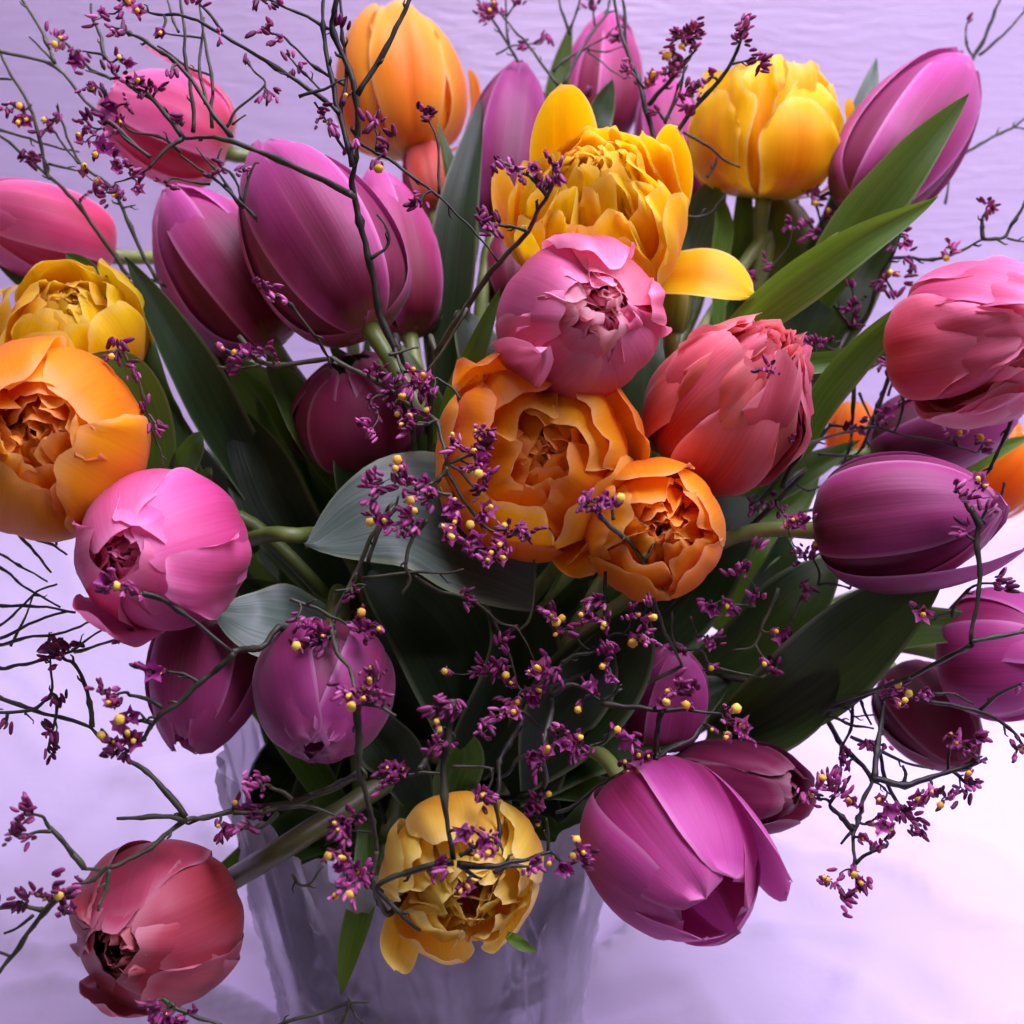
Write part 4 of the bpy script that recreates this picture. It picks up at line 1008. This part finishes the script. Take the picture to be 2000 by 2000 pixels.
sprig('low twigs dotted with yellow flowers in the dark centre above the vase', '''
H 9 .60 .66 1130,450 1190,220 1180,130 1290,70 1390,20
H 7 .61 .62 1020,250 1070,280 1120,330
H 8 .62 .62 1180,160 1300,100 1450,190
H 8 .61 .60 1450,200 1600,225 1770,240 1900,235 I120,240 I300,255
H 6 .61 .61 1450,190 1560,120
H 9 .60 .62 1780,250 1760,350 1735,440 1740,520
H 7 .61 .63 1735,500 1800,450 1932,390 I200,300
H 6 .61 .61 1400,420 1460,400 1490,350
E 7 .62 .62 1230,1780 1300,1740 1390,1720 1440,1680
E 5 .62 .62 1280,1600 1340,1680 1400,1720
H 8 .62 .60 1020,310 940,430 890,520 890,650 880,750 900,900 880,1000
H 7 .62 .62 1130,450 1000,500 940,580 880,620
H 6 .62 .62 1200,790 1300,760 1450,640 1600,560
H 8 .62 .70 1130,450 1100,700 V
E 6 .64 .64 830,1480 900,1600 960,1750 1000,1900
E 5 .62 .62 1470,1300 1460,1500 1480,1750
''', '''
E 1200,1580,y 1240,1540,y 1160,1510 1140,1500 1190,1530,f 1220,1610,y 1290,1610 1340,1520,y 1380,1480 1420,1430 1440,1470 1380,1530,f 1460,1560,y 1470,1600,y 1490,1680 1460,1700 1500,1730 1470,1790,y 1420,1540 1640,1520,y 1690,1540,y 1600,1510 1700,1450 1680,1580 1610,1640,y 1660,1650,f 1700,1620 1720,1670 1500,1860,f 930,1870,y 900,1800 850,1790 800,1830 870,1840 920,1810 780,1810 1140,1800 1110,1830,f 1180,1820 1080,1840,f 1200,1850 1150,1780 920,1650 930,1700 950,1620 620,1830,y
H 970,100,f 1000,180,y 940,190 1100,130,f 1080,180,f 1040,140,f 1120,30,f 1140,60 1200,20 1330,210,y 1370,110,f 1400,130 1070,480,f 1120,500 1080,560 1150,470,f 1100,540 1180,360 1210,380 1240,350 1290,430,f 1250,420,f 1320,380,y 1350,440 1380,470 1330,470 1080,700 1050,720 1110,760 1060,750,f 1000,830,y 1030,820,f 1100,850,y 1160,690,y 1120,730 980,250,f 880,270 920,260 850,290 900,240 820,330 800,370 1600,390,f 1570,380 1520,340,y 1640,400 1570,520,y 1670,540,y 1700,480,f 1650,490,f 1600,570,f 1700,590 1610,430 1820,160,y 1910,220,y 1780,200,f 1860,110 1900,120
I 370,230,y 340,240,y 250,340,y 340,380,y 330,370,y 340,300 400,320,f 430,350,f 440,400 110,210,y 30,160,y 100,110 90,130 130,120
''', seed=18)
sprig('twigs crossing in front of the pale yellow tulip above the vase', '''
H 11 .58 .575 630,180 615,450 605,700 650,1050
H 10 .575 .58 650,1060 500,1080 400,1110 230,1190 330,1300 470,1430
H 9 .575 .58 670,1070 850,1080 950,1060 1050,1050 1180,1000
H 7 .575 .575 690,1080 760,1120 810,1140
H 7 .575 .575 690,1030 740,1000 800,970 830,940
H 6 .60 .60 400,590 480,580 600,590
H 6 .60 .60 640,550 760,550 860,560
H 6 .575 .575 870,1110 950,1080 1060,1090
H 5 .58 .58 1160,1000 1160,900 1150,820
H 6 .58 .58 1180,1000 1260,1070 1370,1040
H 8 .60 .66 470,560 550,500 V
''', '''
H 620,210 600,200 650,230 530,250 580,240 620,270 560,310,y 570,340,y 540,420 570,430 600,440 560,450,f 330,550,f 290,550,f 370,560,f 260,570 300,610 290,650 720,900,f 690,900 750,890 740,950,y 820,930,f 830,980,y 870,930 800,1010,f 850,1000,f 790,1020,y 620,1090 590,1080 650,1100,f 560,1090 690,1200,f 720,1180,f 640,1220,f 700,1260,f 690,1300 660,1300 1170,1050,y 1100,1100 1070,1090 1090,1060,f 1250,1090,f 1240,1080,f 1310,950,y 1310,1040,y 1370,1030 1390,1040 1350,1010,f 820,690,f 850,710 800,700 830,740
''', seed=19)
sprig('upright grey twig down the middle of the nodding purple tulip beside a clump of flowers', '''
H 11 .565 .58 130,200 140,400 140,580 190,720 220,850 230,1000
H 9 .575 .60 135,580 0,650 -120,700
H 6 .565 .565 130,220 200,210 280,230 340,270
H 5 .58 .58 230,850 200,900 90,900
H 8 .58 .58 230,1000 215,1100 210,1200
E 8 .60 .565 0,1560 20,1700 H100,40 H130,200
H 8 .58 .64 215,1150 260,1300 350,1300 V
''', '''
H 150,190,y 160,120,f 200,100,f 100,150,f 220,20,y 60,140 20,140 250,150 270,180 220,170 120,190,y 60,840,f 30,880,y 0,850,y 80,870,f 110,840 120,800 20,920 60,960 40,1000,f 70,1040,f 50,1090,f 130,1120,f 160,1100 150,1160 120,1190 100,1220,y 20,1240,y 90,1150,f 180,1130 80,1230 0,1020,y 60,1180 100,1080
''', seed=20)
sprig('bit of twig with a yellow flower at the bottom edge under the dusky red tulip', '''
G 8 .58 .58 870,1790 920,1830 980,1870 1050,1900 1190,1940 1300,1990
G 6 .60 .60 1450,1960 1600,1900 1880,1810 H90,1810 H190,1800
H 6 .60 .60 90,1810 60,1900 20,1990
H 5 .60 .60 90,1780 110,1860 160,1920
''', '''
G 900,1880,y 830,1840 790,1830 860,1920,f 840,1910,f 920,1920,f 950,1940,f 1000,1880 980,1920,f 840,1860
''', seed=21)

sprig('small dark twig hanging between the orange double tulip and dark leaves at left', '''
D 5 .62 .64 620,40 660,110 720,220 770,350 810,480 860,620 880,740
D 4 .63 .63 800,440 840,480 880,500
''', '''
D 600,120,y 630,60 650,90 690,170 720,200 730,230 840,500 880,520 820,510 780,400
''', seed=34)
